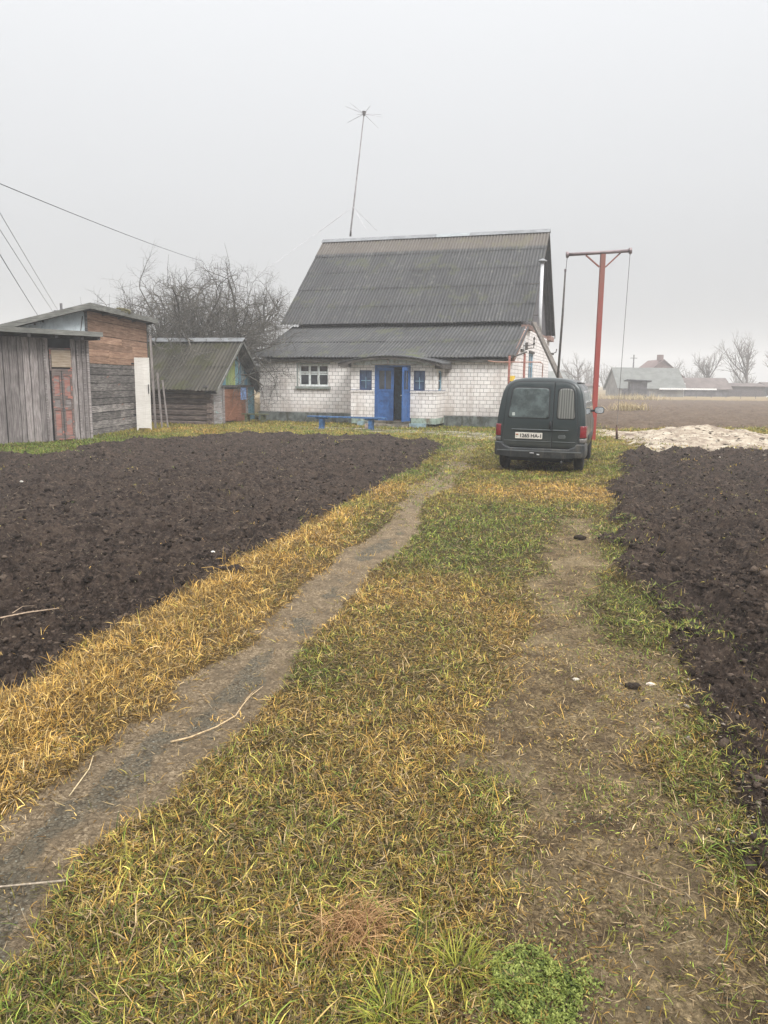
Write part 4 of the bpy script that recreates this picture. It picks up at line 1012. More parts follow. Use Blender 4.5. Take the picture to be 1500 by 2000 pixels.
# ------------------------------------------------------------------ pipes, beam and box by the house corner
def corner_things():
    T = thing('pipe_frame', 'rusty red pipe frame standing before the right front corner of the house', 'pipe frame', (4.5, 28.6, 0))
    for (x, y, h) in ((0.02, 0, 2.70), (.62, .3, 2.80)):
        mb = MB(); mb.tube([(x, y, -.1), (x, y, h)], .042, 10); mb.build('post', M_RUST, T, smooth=True)
    mb = MB(); mb.tube([(-.02, 0, 2.72), (.25, .1, 2.70), (.70, .32, 2.86)], .03, 8); mb.build('crossbar', M_DARKWOOD, T, smooth=True)
    T = thing('gas_pipe', 'thin faded pink pipe looping round the white brick corner', 'pipe', (4.0, 28.9, 0))
    mb = MB(); mb.tube([(-.22, .0, 2.52), (.1, 0, 2.48), (1.75, .2, 2.50), (1.85, .22, 2.42), (1.84, .25, 1.3), (1.84, .25, -.1)], .020, 8); mb.build('pipe_run', M_PINK, T, smooth=True)
    T = thing('meter_box', 'small yellow box with curled top on the house wall behind the red post', 'meter box', (4.66, 28.95, 1.75))
    mb = MB(); mb.box((-.11, 0, -.25), (.10, .10, .12)); mb.box((-.04, -.01, .122), (.14, .09, .24)); mb.box((-.02, -.012, -.1), (.08, -.002, .03)); mb.build('box_shell', M_YEL, T)
    mb = MB(); mb.box((-.02, .1, -.2), (.03, .95, -.15)); mb.build('box_bracket', M_RUST, T)
    T = thing('leaning_beam', 'weathered grey beam slanting from the gable down behind the dark green van', 'beam', (5.99, 26.6, 0))
    M = wood('beam_wood', ((.06, .05, .042), (.13, .115, .10), (.21, .19, .17)))
    mb = MB(); mb.plank((.28, -.2, 1.2), (-.14, 4.6, 4.05), .15, .13, up=(0, 0, 1)); mb.build('beam', M, T)
    mb = MB(); mb.plank((.70, -5.0, -.1), (.28, -.2, 1.2), .15, .13); 
    mb = MB(); mb.box((.10, 2.38, 2.76), (.22, 2.46, 2.84)); mb.tube([(.14, 2.42, 2.8), (.30, 2.42, 2.86), (.32, 2.42, 2.98)], .018, 6); mb.build('hook', M_DARKWOOD, T)
    mb = MB(); mb.plank((.28, -.2, -.1), (.28, -.2, 1.27), .12, .12, up=(1, 0, 0)); mb.build('prop', M, T)
corner_things()

# ------------------------------------------------------------------ T pole with cables
def t_pole():
    T = thing('cable_post', 'tall red steel T post with grey crossbar behind the parked van', 'post', (6.42, 23.8, 0))
    m = NT('flaking_red_paint', 0.55, 0.35)
    sp = m.n('SeparateXYZ'); m.t.links.new(m.coord('Object'), sp.inputs[0]); n = m.noise(m.coord('Object'), 5, 8, .7)
    c = m.ramp(m.math('ADD', m.math('MULTIPLY', sp.outputs['Z'], .16), m.math('MULTIPLY', m.math('SUBTRACT', n, .5), .35)), [(0.05, (.27, .040, .030)), (.5, (.27, .060, .050)), (.72, (.235, .085, .068)), (.95, (.21, .10, .075))])
    m.color(c); M = m.m
    G = plain('grey_steel_pipe', (0.20, 0.16, 0.16), 0.5, 0.4, 0.4, var=.2)
    mb = MB(); mb.box((-.068, -.068, -.3), (.068, .068, 5.53)); mb.build('post', M, T)
    mb = MB(); mb.tube([(-1.02, .1, 5.52), (.72, -.12, 5.61)], .05, 12); mb.build('crossbar', G, T, smooth=True)
    for p in ((-1.05, .105, 5.517), (.75, -.125, 5.612)):
        mb = MB(); mb.tube([(p[0] - .02, p[1], p[2] - .002), (p[0] + .05, p[1] - .006, p[2] + .004)], .088, 14); mb.tube([(p[0] + .015, p[1], p[2]), (p[0] + .015, p[1], p[2] - .13)], .012, 6); mb.build('pulley', G, T)
    for s, q in ((-1, .03), (1, -.02)):
        mb = MB(); mb.plank((s * .09, 0, 5.16), (s * .50, -s * .04, 5.53 + .03 * s), .04, .05, up=(0, 1, 0)); mb.build('brace', M, T)
    K = plain('dull_cable', (0.12, 0.11, 0.11), 0.7, 0.3)
    mb = MB(); mb.tube([(-1.04, .1, 5.42), (-1.05, .14, 5.0)], .009, 5); mb.build('cable', K, T)
    mb = MB(); mb.tube([(.76, -.13, 5.50), (.70, -.2, 3.0), (.63, -.3, .42)], .008, 5); mb.build('cable', K, T)
    H = thing('hanging_pole', 'long thin dark pole hanging upright from the left end of the T post', 'hanging pole', (5.37, 24.0, 1.2))
    mb = MB(); mb.tube([(0.0, 0, 3.84), (-.02, 0, 2.5), (-.10, 0, -.2)], [.024, .034, .04], 8); mb.build('rod', wood('dark_rod_wood', ((.05, .045, .04), (.10, .09, .085), (.15, .14, .13)), uv=False), H, smooth=True)
    mb = MB(); mb.tube([(0, 0, 3.84), (0, .0, 3.92)], .034, 8); mb.build('ring', G, H)
    C = thing('counterweight', 'rusty iron bar hanging low on the right cable above the grass', 'weight', (7.04, 23.45, 0))
    mb = MB(); mb.tube([(-.01, 0, .45), (.02, 0, .08)], .035, 8); mb.tube([(-.01, 0, .45), (-.012, 0, .52)], .015, 6); mb.build('iron_bar', plain('dark_rust', (.10, .06, .045), .85, .2, var=.4), C, smooth=True)
t_pole()

# ------------------------------------------------------------------ benches
def bench():
    T = thing('bench', 'long blue painted plank bench on two legs in front of the porch', 'bench', (-1.40, 27.95, 0), -0.385)
    M = plain('blue_bench_paint', (0.045, 0.115, 0.25), 0.6, 0.3, var=.35, scale=10, dirt=(.03, .06, .12))
    mb = MB(); mb.box((-1.52, -.14, .42), (1.52, .14, .465)); s = mb.build('seat', M, T)
    for x in (-.98, .98):
        mb = MB(); mb.box((x - .07, -.10, -.1), (x + .07, .10, .36)); mb.box((x - .24, -.05, .361), (x + .24, .05, .419)); mb.box((x - .10, -.12, -.05), (x + .10, .12, .03)); mb.build('leg', M, T)
    T = thing('bench', 'low mossy green plank bench between the log shed and the house', 'bench', (-5.35, 31.6, 0), -0.305)
    M = wood('mossy_board', ((.05, .055, .03), (.11, .12, .06), (.2, .2, .12)))
    mb = MB(); mb.box((-.5, -.15, .34), (.6, .15, .38)); mb.build('seat', M, T)
    for x in (-.3, .42):
        mb = MB(); mb.box((x - .06, -.12, -.1), (x + .06, .12, .338)); mb.build('leg', M, T)
    T = thing('enamel_pot', 'small white and pink pot standing behind the right leg of the blue bench', 'pot', (-.62, 27.75, 0))
    mb = MB(); mb.tube([(0, 0, .02), (0, 0, .06), (0, 0, .20), (0, 0, .24)], [.07, .10, .11, .085], 14); mb.build('pot_body', plain('chipped_enamel', (.62, .48, .42), .4, .5, var=.25, scale=14), T, smooth=True)
    mb = MB(); mb.tube([(-.10, 0, .20), (-.08, 0, .30), (.08, 0, .30), (.10, 0, .20)], .006, 5); mb.build('handle', M_RUST, T)
bench()

# ------------------------------------------------------------------ sheds on the left
W_GREY = wood('grey_weathered_plank', ((0.13, 0.113, 0.108), (0.27, 0.24, 0.23), (0.42, 0.385, 0.365)), island=.32)
W_GREYD = wood('dark_weathered_plank', ((0.04, 0.038, 0.038), (0.11, 0.105, 0.105), (0.21, 0.20, 0.195)), island=.35)
W_LOG = wood('old_log', ((0.06, 0.046, 0.040), (0.20, 0.155, 0.135), (0.36, 0.29, 0.255)), island=.25)
W_ORANGE = wood('orange_stained_board', ((0.17, 0.100, 0.065), (0.32, 0.195, 0.130), (0.46, 0.31, 0.22)), island=.28, gscale=9)
W_MIX = wood('patchy_grey_board', ((0.06, 0.055, 0.053), (0.22, 0.20, 0.185), (0.42, 0.385, 0.35)), island=.45, peel=((0.25, 0.125, 0.09), .20))
W_FASCIA = wood('fascia_board', ((0.10, 0.10, 0.09), (0.19, 0.19, 0.172), (0.28, 0.275, 0.25)), island=.15)
W_DOORPAINT = wood('faded_red_door', ((0.09, 0.07, 0.065), (0.19, 0.155, 0.14), (0.28, 0.235, 0.21)), island=.12, peel=((0.36, 0.155, 0.12), .36))
W_REDPANEL = wood('faded_red_panel', ((0.22, 0.11, 0.09), (0.36, 0.17, 0.14), (0.42, 0.24, 0.20)), island=.12, peel=((0.22, .20, .19), .42))
W_WHITE = wood('white_door_paint', ((0.66, 0.63, 0.58), (0.82, 0.79, 0.74), (0.86, 0.84, 0.80)), island=.04, peel=((0.40, .36, .30), .16))
W_TAN = wood('pale_patch_board', ((0.26, 0.20, 0.14), (0.38, 0.31, 0.235), (0.46, 0.39, 0.31)), island=.14)
W_BROWN = wood('brown_door_board', ((0.15, 0.065, 0.035), (0.26, 0.12, 0.07), (0.34, 0.17, 0.11)), island=.15)
W_PALE = plain('pale_blue_sheet', (0.55, 0.61, 0.63), 0.6, 0.3, var=.12, scale=3, dirt=(.3, .36, .40))
W_WHITELOG = wood('whitewashed_log', ((0.16, 0.14, 0.13), (0.36, 0.335, 0.32), (0.50, 0.49, 0.48)), island=.15, peel=((.30, .42, .42), .32))

def shed_plank():
    # long low shed; front wall runs from (-8.50,22.15) toward the left edge and beyond
    A = Vector((-8.46, 22.25, 0)); Bp = Vector((-10.11, 20.18, 0)); dr_ = (Bp - A).normalized()
    rz = math.atan2(-dr_.y, -dr_.x)
    T = thing('plank_shed', 'low grey shed of upright weathered planks with faded double door', 'shed', tuple(A), rz)
    # local: x from 0 (right corner) to negative; y back
    Lx = 6.2; H = 2.80; rr = random.Random(4)
    mb = MB(); x = 0.0; dA, dB = -1.16, -.52
    while x > -Lx:
        wd = rr.uniform(.135, .225)
        a, b = x - wd + rr.uniform(.010, .026), x
        if b > dB and a < dB + .02: a = dB + .012
        if a < dA and b > dA - .02: b = dA - .012
        if not (b > dA - .001 and a < dB) and b - a > .03:
            y0 = rr.uniform(0, .02); hb = rr.uniform(-.1, 0.02)
            sk = rr.uniform(-.012, .012)
            V = [(a + sk, -y0, hb), (b + sk, -y0, hb), (b + sk, -y0 + .028, hb), (a + sk, -y0 + .028, hb), (a, -y0, H), (b, -y0, H), (b, -y0 + .028, H), (a, -y0 + .028, H)]
            off = rr.random() * 5
            F = [(0, 3, 2, 1), (4, 5, 6, 7), (0, 1, 5, 4), (1, 2, 6, 5), (2, 3, 7, 6), (3, 0, 4, 7)]
            uv = [[(0, 0)] * 4] * 2 + [[(off, 0), (off, wd), (off + H, wd), (off + H, 0)]] * 4
            mb.add(V, F, uv)
        x -= wd
    # uprights that cap the right corner and flank the door
    for a in (-.06, -.20, -.36, -1.33): mb.box((a, -.055, -.05), (a + rr.uniform(.05, .09), -.022, H))
    mb.build('wall', W_GREY, T)
    mb = MB(); mb.box((-Lx, .035, -.1), (-.0, .05, H)); mb.build('dark_gap_backing', M_DARK, T); mb = MB(); mb.box((-.03, .052, -.1), (0, 3.2, H)); mb.box((-Lx, 3.17, -.1), (-.03, 3.2, H)); mb.box((-Lx, .052, -.1), (-Lx + .03, 3.17, H)); mb.build('wall', W_GREYD, T)  # near-black backing puts shade into the gaps between the planks
    # transom boarded with pale planks
    mb = MB(); mb.box((dA, -.05, 2.50), (dB, -.02, 2.545)); mb.box((dA, -.05, 1.93), (dB, -.02, 1.985)); mb.box((dA, -.05, 1.985), (dA + .04, -.02, 2.5)); mb.box((dB - .05, -.05, 1.985), (dB, -.02, 2.5)); mb.build('door_frame', W_DOORPAINT, T)
    mb = MB()
    for z0, z1 in ((2.03, 2.17), (2.172, 2.32), (2.322, 2.49)): mb.box((dA + .05, -.062, z0), (dB - .03, -.04, z1))
    mb.build('transom_panel', W_TAN, T)
    c = (dA + dB) / 2
    for a, b in ((dA + .035, c - .018), (c + .018, dB - .02)):
        mb = MB()
        mb.box((a, -.05, .04), (a + .05, -.015, 1.925)); mb.box((b - .05, -.05, .04), (b, -.015, 1.925))
        for z0, z1 in ((.04, .16), (.86, .94), (1.16, 1.25), (1.80, 1.925)): mb.box((a + .05, -.05, z0), (b - .05, -.015, z1))
        dd = mb.build('door', W_DOORPAINT, T)
        for q0, q1 in ((1.25, 1.80), (.16, .86)):
            mb = MB(); mb.box((a + .05, -.028, q0), (b - .05, -.016, q1)); mb.build('panel', W_REDPANEL, dd)
        mb = MB(); mb.box((a + .05, -.03, .94), (b - .05, -.016, 1.16)); mb.box((a + .08, -.042, .98), (b - .08, -.031, 1.12)); mb.build('middle_panel', W_GREY, dd)
    mb = MB(); mb.box((c - .03, -.075, .82), (c + .03, -.052, .92)); mb.box((c - .012, -.06, .04), (c + .012, -.02, 1.925)); mb.build('latch', W_GREYD, T)
    # roof: single slope, deep fascia in front, rafter ends
    mb = MB(); mb.add([(-Lx - .2, -.50, 2.92), (.16, -.50, 2.92), (.16, 3.4, 2.45), (-Lx - .2, 3.4, 2.45), (-Lx - .2, -.50, 2.98), (.16, -.50, 2.98), (.16, 3.4, 2.51), (-Lx - .2, 3.4, 2.51)], [(0, 3, 2, 1), (4, 5, 6, 7), (0, 1, 5, 4), (1, 2, 6, 5), (2, 3, 7, 6), (3, 0, 4, 7)]); mb.build('roof', M_ROOF2, T)
    mb = MB()
    for a, b in ((-Lx - .2, -3.4), (-3.398, -1.5), (-1.498, .18)): mb.box((a, -.535 - rr.uniform(0, .01), 2.88), (b, -.502, 3.01))
    mb.box((.422, -.50, 2.86), (.445, 3.4, 2.97)) if False else None
    mb.build('fascia', W_FASCIA, T)
    mb = MB()
    for a in (-4.6, -3.7, -2.8, -1.95, -1.2, -.45, .05): mb.box((a, -.48, 2.79), (a + .08, 3.0, 2.918))
    mb.build('rafter', W_GREYD, T)
shed_plank()

def shed_tall():
    T = thing('tall_shed', 'tall shed with orange upper boards over patchy grey boards', 'shed', (-8.88, 23.45, 0), math.radians(88.0))
    # local x = along the yard side (away from the camera), local y = toward the left of the picture
    Lx = 5.2; H = 3.72; rr = random.Random(9)
    # heights of board joints on the yard wall
    for nm, z0, z1, mat, hs in (('wall', -.05, 2.17, W_MIX, (.20, .26)), ('upper_wall', 2.175, H, W_ORANGE, (.17, .24))):
        mb = MB(); z = z0; GP = .022 if mat is W_MIX else .008
        while z < z1 - .02:
            h = min(rr.uniform(*hs), z1 - z); 
            if z1 - z - h < .06: h = z1 - z
            cut = rr.uniform(1.2, 3.8); y0 = rr.uniform(0, .012); sl = rr.uniform(-.012, .012)
            for a, b in ((0, cut), (cut + .006, Lx)):
                off = rr.random() * 6
                V = [(a, y0, z + GP), (b, y0, z + GP + sl), (b, y0 + .03, z + GP + sl), (a, y0 + .03, z + GP), (a, y0, z + h), (b, y0, z + h + sl), (b, y0 + .03, z + h + sl), (a, y0 + .03, z + h)]
                F = [(0, 3, 2, 1), (4, 5, 6, 7), (0, 1, 5, 4), (1, 2, 6, 5), (2, 3, 7, 6), (3, 0, 4, 7)]
                uv = [[(off + p[0], p[1]) for p in ((a, 0), (a, .03), (b, .03), (b, 0))], [(off + a, 0), (off + b, 0), (off + b, .03), (off + a, .03)]] + [[(off + a, 0), (off + b, 0), (off + b, h), (off + a, h)]] * 4
                mb.add(V, F, uv)
            z += h
        mb.build(nm, mat, T)
    mb = MB(); mb.box((0.0, .035, -.1), (Lx, .05, H)); mb.build('dark_gap_backing', M_DARK, T); mb = MB(); mb.box((Lx - .03, .052, -.1), (Lx, 3.6, 2.9)); mb.box((.035, 3.57, -.1), (Lx - .032, 3.6, 2.85)); mb.build('wall', W_GREYD, T)  # black sheet behind the boards stands in for shade in their gaps
    # side facing the camera: pale sheet above, grey boards below
    mb = MB(); mb.prism([(.0, .052, 2.3), (.0, .052, H), (.0, 3.6, 2.85), (.0, 3.6, 2.3)], (.03, 0, 0)); mb.build('side_panel', W_PALE, T)
    mb = MB(); mb.box((0, .052, -.1), (.03, 3.6, 2.298)); mb.build('wall', W_GREYD, T)
    for q0, q1 in ((-.04, -.002), (Lx, Lx + .035)):
        mb = MB(); mb.box((q0, -.012, -.05), (q1, .06, H)); mb.build('corner_board', W_GREYD, T)
    # strips over the pale sheet
    mb = MB(); mb.plank((-.02, .22, 3.0), (-.02, .12, 3.55), .012, .03, up=(1, 0, 0)); mb.build('batten', W_GREYD, T)
    for q0, q1 in (((-.03, 1.55, 3.28), (-.002, 1.6, 3.33)), ((-.03, 1.3, 3.36), (-.002, 1.35, 3.41))):
        mb = MB(); mb.box(q0, q1); mb.build('knob', W_GREYD, T)
    # single slope roof falling to the left, with grey fascia on the two visible edges
    def rz(y): return 3.88 - (y + .26) * .235
    x0, x1, y0, y1 = -.35, Lx + .4, -.26, 3.9
    mb = MB(); mb.add([(x0, y0, rz(y0) - .06), (x1, y0, rz(y0) - .06), (x1, y1, rz(y1) - .06), (x0, y1, rz(y1) - .06), (x0, y0, rz(y0)), (x1, y0, rz(y0)), (x1, y1, rz(y1)), (x0, y1, rz(y1))], [(0, 3, 2, 1), (4, 5, 6, 7), (0, 1, 5, 4), (1, 2, 6, 5), (2, 3, 7, 6), (3, 0, 4, 7)]); mb.build('roof', M_CLAD, T)
    mb = MB(); mb.box((x0 - .03, y0 - .03, rz(y0) - .14), (x1 + .03, y0 - .002, rz(y0) + .03))
    mb.add([(x0 - .03, y0, rz(y0) - .14), (x0 - .003, y0, rz(y0) - .14), (x0 - .003, y1, rz(y1) - .14), (x0 - .03, y1, rz(y1) - .14), (x0 - .03, y0, rz(y0) + .025), (x0 - .003, y0, rz(y0) + .025), (x0 - .003, y1, rz(y1) + .025), (x0 - .03, y1, rz(y1) + .025)], [(0, 3, 2, 1), (4, 5, 6, 7), (0, 1, 5, 4), (1, 2, 6, 5), (2, 3, 7, 6), (3, 0, 4, 7)])
    mb.build('fascia', W_FASCIA, T)
    mb = MB()
    for a in (-.2, 1.2, 2.5, 3.8, 5.3):
        mb = MB(); mb.plank((a, -.25, rz(-.25) - .11), (a, .02, rz(.02) - .11), .08, .1); mb.build('rafter', W_GREYD, T)
    # clump of moss on the roof edge
    n = 260; x = rng.uniform(2.0, 2.9, n); y = rng.uniform(-.30, -.08, n); z = rz(-.2) + rng.uniform(0, .10, n)
    o = blobs(x, y, z, rng.uniform(.02, .05, n), M_COL, 'roof_moss', pick([(.10, .09, .04), (.26, .24, .15)], rng.random(n)), .8); o.parent = T
    # tall narrow white door leaf hung at the far end, half open
    D = thing('panel_door', 'tall narrow white panelled door leaf hanging open on the tall shed', 'door', (-8.40, 26.15, 0), R(3))
    mb = MB(); w_, z0, z1 = .485, .09, 2.43
    mb.box((0, 0, z0), (w_, .04, z1)); mb.box((0, -.01, z1 - .04), (w_ + .0, -.0005, z1)); mb.box((0, .0, z0 - .10), (.05, .04, z0 - .001)); mb.box((w_ - .05, 0, z0 - .10), (w_, .04, z0 - .001))
    dl = mb.build('leaf', W_WHITE, D)
    mb = MB()
    for (a, b) in ((z0 + .12, .92), (1.0, 1.42), (1.52, z1 - .12)):
        for (c, e_) in ((.08, .27), (.31, .48)):
            mb.box((c, -.008, a), (c + .015, -.0005, b)); mb.box((e_ - .015, -.008, a), (e_, -.0005, b)); mb.box((c, -.008, a), (e_, -.0005, a + .015)); mb.box((c, -.008, b - .015), (e_, -.0005, b))
    mb.build('moulding', W_WHITE, dl)
    mb = MB(); mb.box((w_ - .05, -.03, 1.25), (w_ - .025, -.009, 1.55)); mb.build('handle', M_DARK, D)
    mb = MB(); mb.box((-.10, .0, 2.20), (-.002, .05, 2.26)); mb.box((-.10, .0, .5), (-.002, .05, .56)); mb.build('hinge', M_DARK, D)
    for i, (x, y, l, t_, lab) in enumerate(((-8.06, 26.9, 3.2, .14, 'tall grey board propped upright just right of the white door'), (-7.98, 27.3, 1.95, .20, 'short grey board leaning nearer the log wall'), (-7.90, 27.6, 1.7, .3, 'thin pale slat leaning at the left end of the log wall'))):
        mb = MB(); mb.plank((x + t_ * .5, y, -.05), (x - .02, y + .1, l), .07 - .01 * i, .03, up=(0, 1, 0)); o = mb.build('leaning_board', W_GREY, None); tag(o, lab, 'board')
shed_tall()

def shed_log():
    th = .25
    T = thing('log_shed', 'small log shed with steep mossy corrugated roof and brown door', 'log shed', (-6.80, 29.72, 0), -th)
    # local u along the front (x: negative to the left), v back
    L, D, He = 3.2, 4.2, 1.42; ap = 2.0; rr = random.Random(3)
    zr = 3.30; e0, e1 = -.42, 4.55; ze = 1.30
    # front wall of hewn logs
    mb = MB(); z = -.05
    while z < He:
        h = rr.uniform(.19, .235)
        pts = [(-L, .08 + rr.uniform(-.01, .01), z + h / 2 + rr.uniform(-.01, .01)), (-L * .66, .08, z + h / 2 + rr.uniform(-.012, .012)), (-L * .33, .08, z + h / 2), (.17, .08, z + h / 2)]
        P = []
        for p in pts: P.append(p)
        n0 = len(mb.v)
        A = np.array([[(p[0], p[1] + cy_ * .09, p[2] + cz * (h / 2 - .011)) for (cy_, cz) in ((-.75, -1), (-1.0, -.6), (-1.05, 0), (-1.0, .6), (-.75, 1), (1, 1), (1, -1), (-.75, -1))] for p in P])
        off = rr.random() * 4
        F = []; U = []
        for i in range(3):
            for j in range(7):
                F.append((i * 8 + j, (i + 1) * 8 + j, (i + 1) * 8 + j + 1, i * 8 + j + 1)); U.append([(off + P[i][0], j * .05), (off + P[i + 1][0], j * .05), (off + P[i + 1][0], j * .05 + .05), (off + P[i][0], j * .05 + .05)])
        F += [tuple(range(7)), tuple(24 + k for k in range(6, -1, -1))]; U += [[(off, k * .03) for k in range(7)]] * 2
        mb.add(A.reshape(-1, 3).tolist(), F, U); z += h
    mb.build('log_wall', W_LOG, T)
    # corner notches with log ends, and the upright cover board
    mb = MB(); z = .05
    while z < He - .05:
        mb.box((.02, -.10 - rr.uniform(0, .05), z), (.17, -.012, z + rr.uniform(.13, .18))); z += .215
    mb.build('log_end', W_LOG, T)
    # gable side logs: whitewashed part, then post, door, blue boards
    mb = MB(); z = -.05
    while z < He + .08:
        h = rr.uniform(.2, .25); mb.box((-.02 + rr.uniform(0, .02), .17, z), (.09 + rr.uniform(0, .015), 1.05, min(z + h - .012, He + .1))); z += h
    mb.build('whitewashed_wall', W_WHITELOG, T)
    for q0, q1 in ((1.05, 1.22), (3.28, 3.42)):
        mb = MB(); mb.box((.0, q0, -.05), (.13, q1, He + .05)); mb.build('post', W_GREY, T)
    mb = MB()
    for k in range(5): mb.box((.05 + .004 * (k % 2), 1.24 + .405 * k, .08), (.09 + .004 * (k % 2), 1.24 + .405 * (k + 1) - .006, 1.36))
    dd = mb.build('door', W_BROWN, T)
    mb = MB(); mb.box((.096, 1.26, 1.06), (.12, 3.2, 1.10)); mb.box((.096, 1.26, .10), (.12, 2.2, .16)); mb.plank((.115, 1.5, .2), (.115, 2.7, 1.02), .02, .05, up=(0, 0, 1)); mb.box((.096, 2.3, .05), (.125, 3.26, .22)); mb.build('door_ledge', W_BROWN, dd)
    mb = MB(); mb.box((.10, 2.75, .92), (.13, 3.25, 1.42)); mb.build('blue_rag', plain('blue_cloth', (.20, .30, .55), .9, .1, var=.2), T)
    mb = MB()
    for k in range(4): mb.box((.04, 3.43 + k * .19, -.05), (.075 + .01 * (k % 2), 3.43 + k * .19 + .18, He + .05))
    mb.build('blue_board', wood('faded_blue_board', ((.06, .14, .17), (.14, .27, .33), (.24, .38, .42))), T)
    mb = MB(); mb.box((-L, .17, -.1), (-.02, .19, He)); mb.build('dark_gap_backing', M_DARK, T); mb = MB(); mb.box((-.06, .29, -.1), (-.025, D, He)); mb.box((-L, D - .03, -.1), (-.065, D, He)); mb.box((-L, .29, -.1), (-L + .03, D - .035, He)); mb.build('inner_wall', W_GREYD, T)  # backing coloured near-black so the gaps between logs read as shade
    # gable of blue, green and white slats
    cols = [(.34, .36, .34), (.20, .42, .48), (.12, .30, .42), (.34, .40, .38), (.16, .36, .44), (.24, .33, .14), (.30, .37, .15), (.33, .38, .14), (.20, .36, .40), (.12, .26, .36), (.30, .36, .36), (.10, .22, .30), (.20, .28, .28), (.10, .16, .20)]
    mats = {}
    mb_by = {}
    v = .05; k = 0
    g = NT('painted_gable_slats', .8, .2); isl = g.island()
    stops = [(i / (len(cols) - 1), c) for i, c in enumerate([cols[j] for j in (0, 6, 2, 9, 4, 7, 1, 3, 11, 5, 8, 10)])] if False else None
    tcn = g.n('TexCoord'); sp = g.n('SeparateXYZ'); g.t.links.new(tcn.outputs['Object'], sp.inputs[0])
    t = g.math('MULTIPLY', sp.outputs['Y'], 1 / 4.1)
    rp = g.n('ValToRGB'); g.t.links.new(t, rp.inputs[0]); rp.color_ramp.interpolation = 'CONSTANT'; el = rp.color_ramp.elements
    el[0].position = 0; el[0].color = (*cols[0], 1); el[1].position = 1; el[1].color = (*cols[-1], 1)
    for i in range(1, 13): q = el.new(i / 14); q.color = (*cols[i], 1)
    nn = g.noise(g.coord('Object', (1, 3, .7)), 6, 7, .7); g.color(g.mix(g.ramp(nn, [(.5, (0, 0, 0)), (.7, (.6, .6, .6))]), rp.outputs[0], (.16, .16, .15)))
    mb = MB(); step = 4.1 / 28
    for i in range(28):
        a, b = i * step + .004, (i + 1) * step - .006
        def zt(vv): return (ze + (vv - e0) / (ap - e0) * (zr - ze) if vv < ap else ze + (e1 - vv) / (e1 - ap) * (zr - ze)) - .12
        ta, tb = zt(a), zt(b)
        if min(ta, tb) < He + .12: continue
        x1 = .06 + .012 * (i % 2)
        V = [(.03, a, He + .1), (x1, a, He + .1), (x1, b, He + .1), (.03, b, He + .1), (.03, a, ta), (x1, a, ta), (x1, b, tb), (.03, b, tb)]
        mb.add(V, [(0, 3, 2, 1), (4, 5, 6, 7), (0, 1, 5, 4), (1, 2, 6, 5), (2, 3, 7, 6), (3, 0, 4, 7)])
    mb.build('gable', g.m, T)
    mb = MB(); mb.box((.0, -.35, He + .02), (.16, 4.3, He + .09)); mb.build('gable_rail', W_GREYD, T)
    # roof
    mb = MB(); corr(mb, -3.55, .62, (e0, ze), (ap, zr), 2, pitch=.17, amp=.026, seed=11, sag=.03); mb.build('roof', M_ROOF2, T, angle=50)
    mb = MB(); corr(mb, -3.55, .62, (e1, ze), (ap, zr), 2, pitch=.17, amp=.026, seed=12, sag=.03); mb.build('roof', M_ROOF2, T, angle=50)
    mb = MB(); a, b = -3.6, .68
    mb.add([(a, ap - .2, zr - .06), (b, ap - .2, zr - .06), (a, ap, zr + .10), (b, ap, zr + .10), (a, ap + .2, zr - .06), (b, ap + .2, zr - .06), (a, ap, zr + .05), (b, ap, zr + .05)], [(0, 1, 3, 2), (2, 3, 5, 4), (0, 2, 6), (2, 4, 6), (1, 7, 3), (3, 7, 5)]); mb.build('ridge_cap', M_RIDGE, T)
    mb = MB(); mb.plank((.60, e0, ze - .06), (.60, ap, zr - .05), .03, .10); mb.plank((.60, e1, ze - .06), (.60, ap, zr - .05), .03, .10); mb.build('barge_board', W_FASCIA, T)
    mb = MB(); mb.plank((.3, e0 + .1, ze - .09), (.3, ap, zr - .14), .5, .02); mb.plank((.3, e1 - .1, ze - .09), (.3, ap, zr - .14), .5, .02); mb.build('soffit', W_GREYD, T)
shed_log()
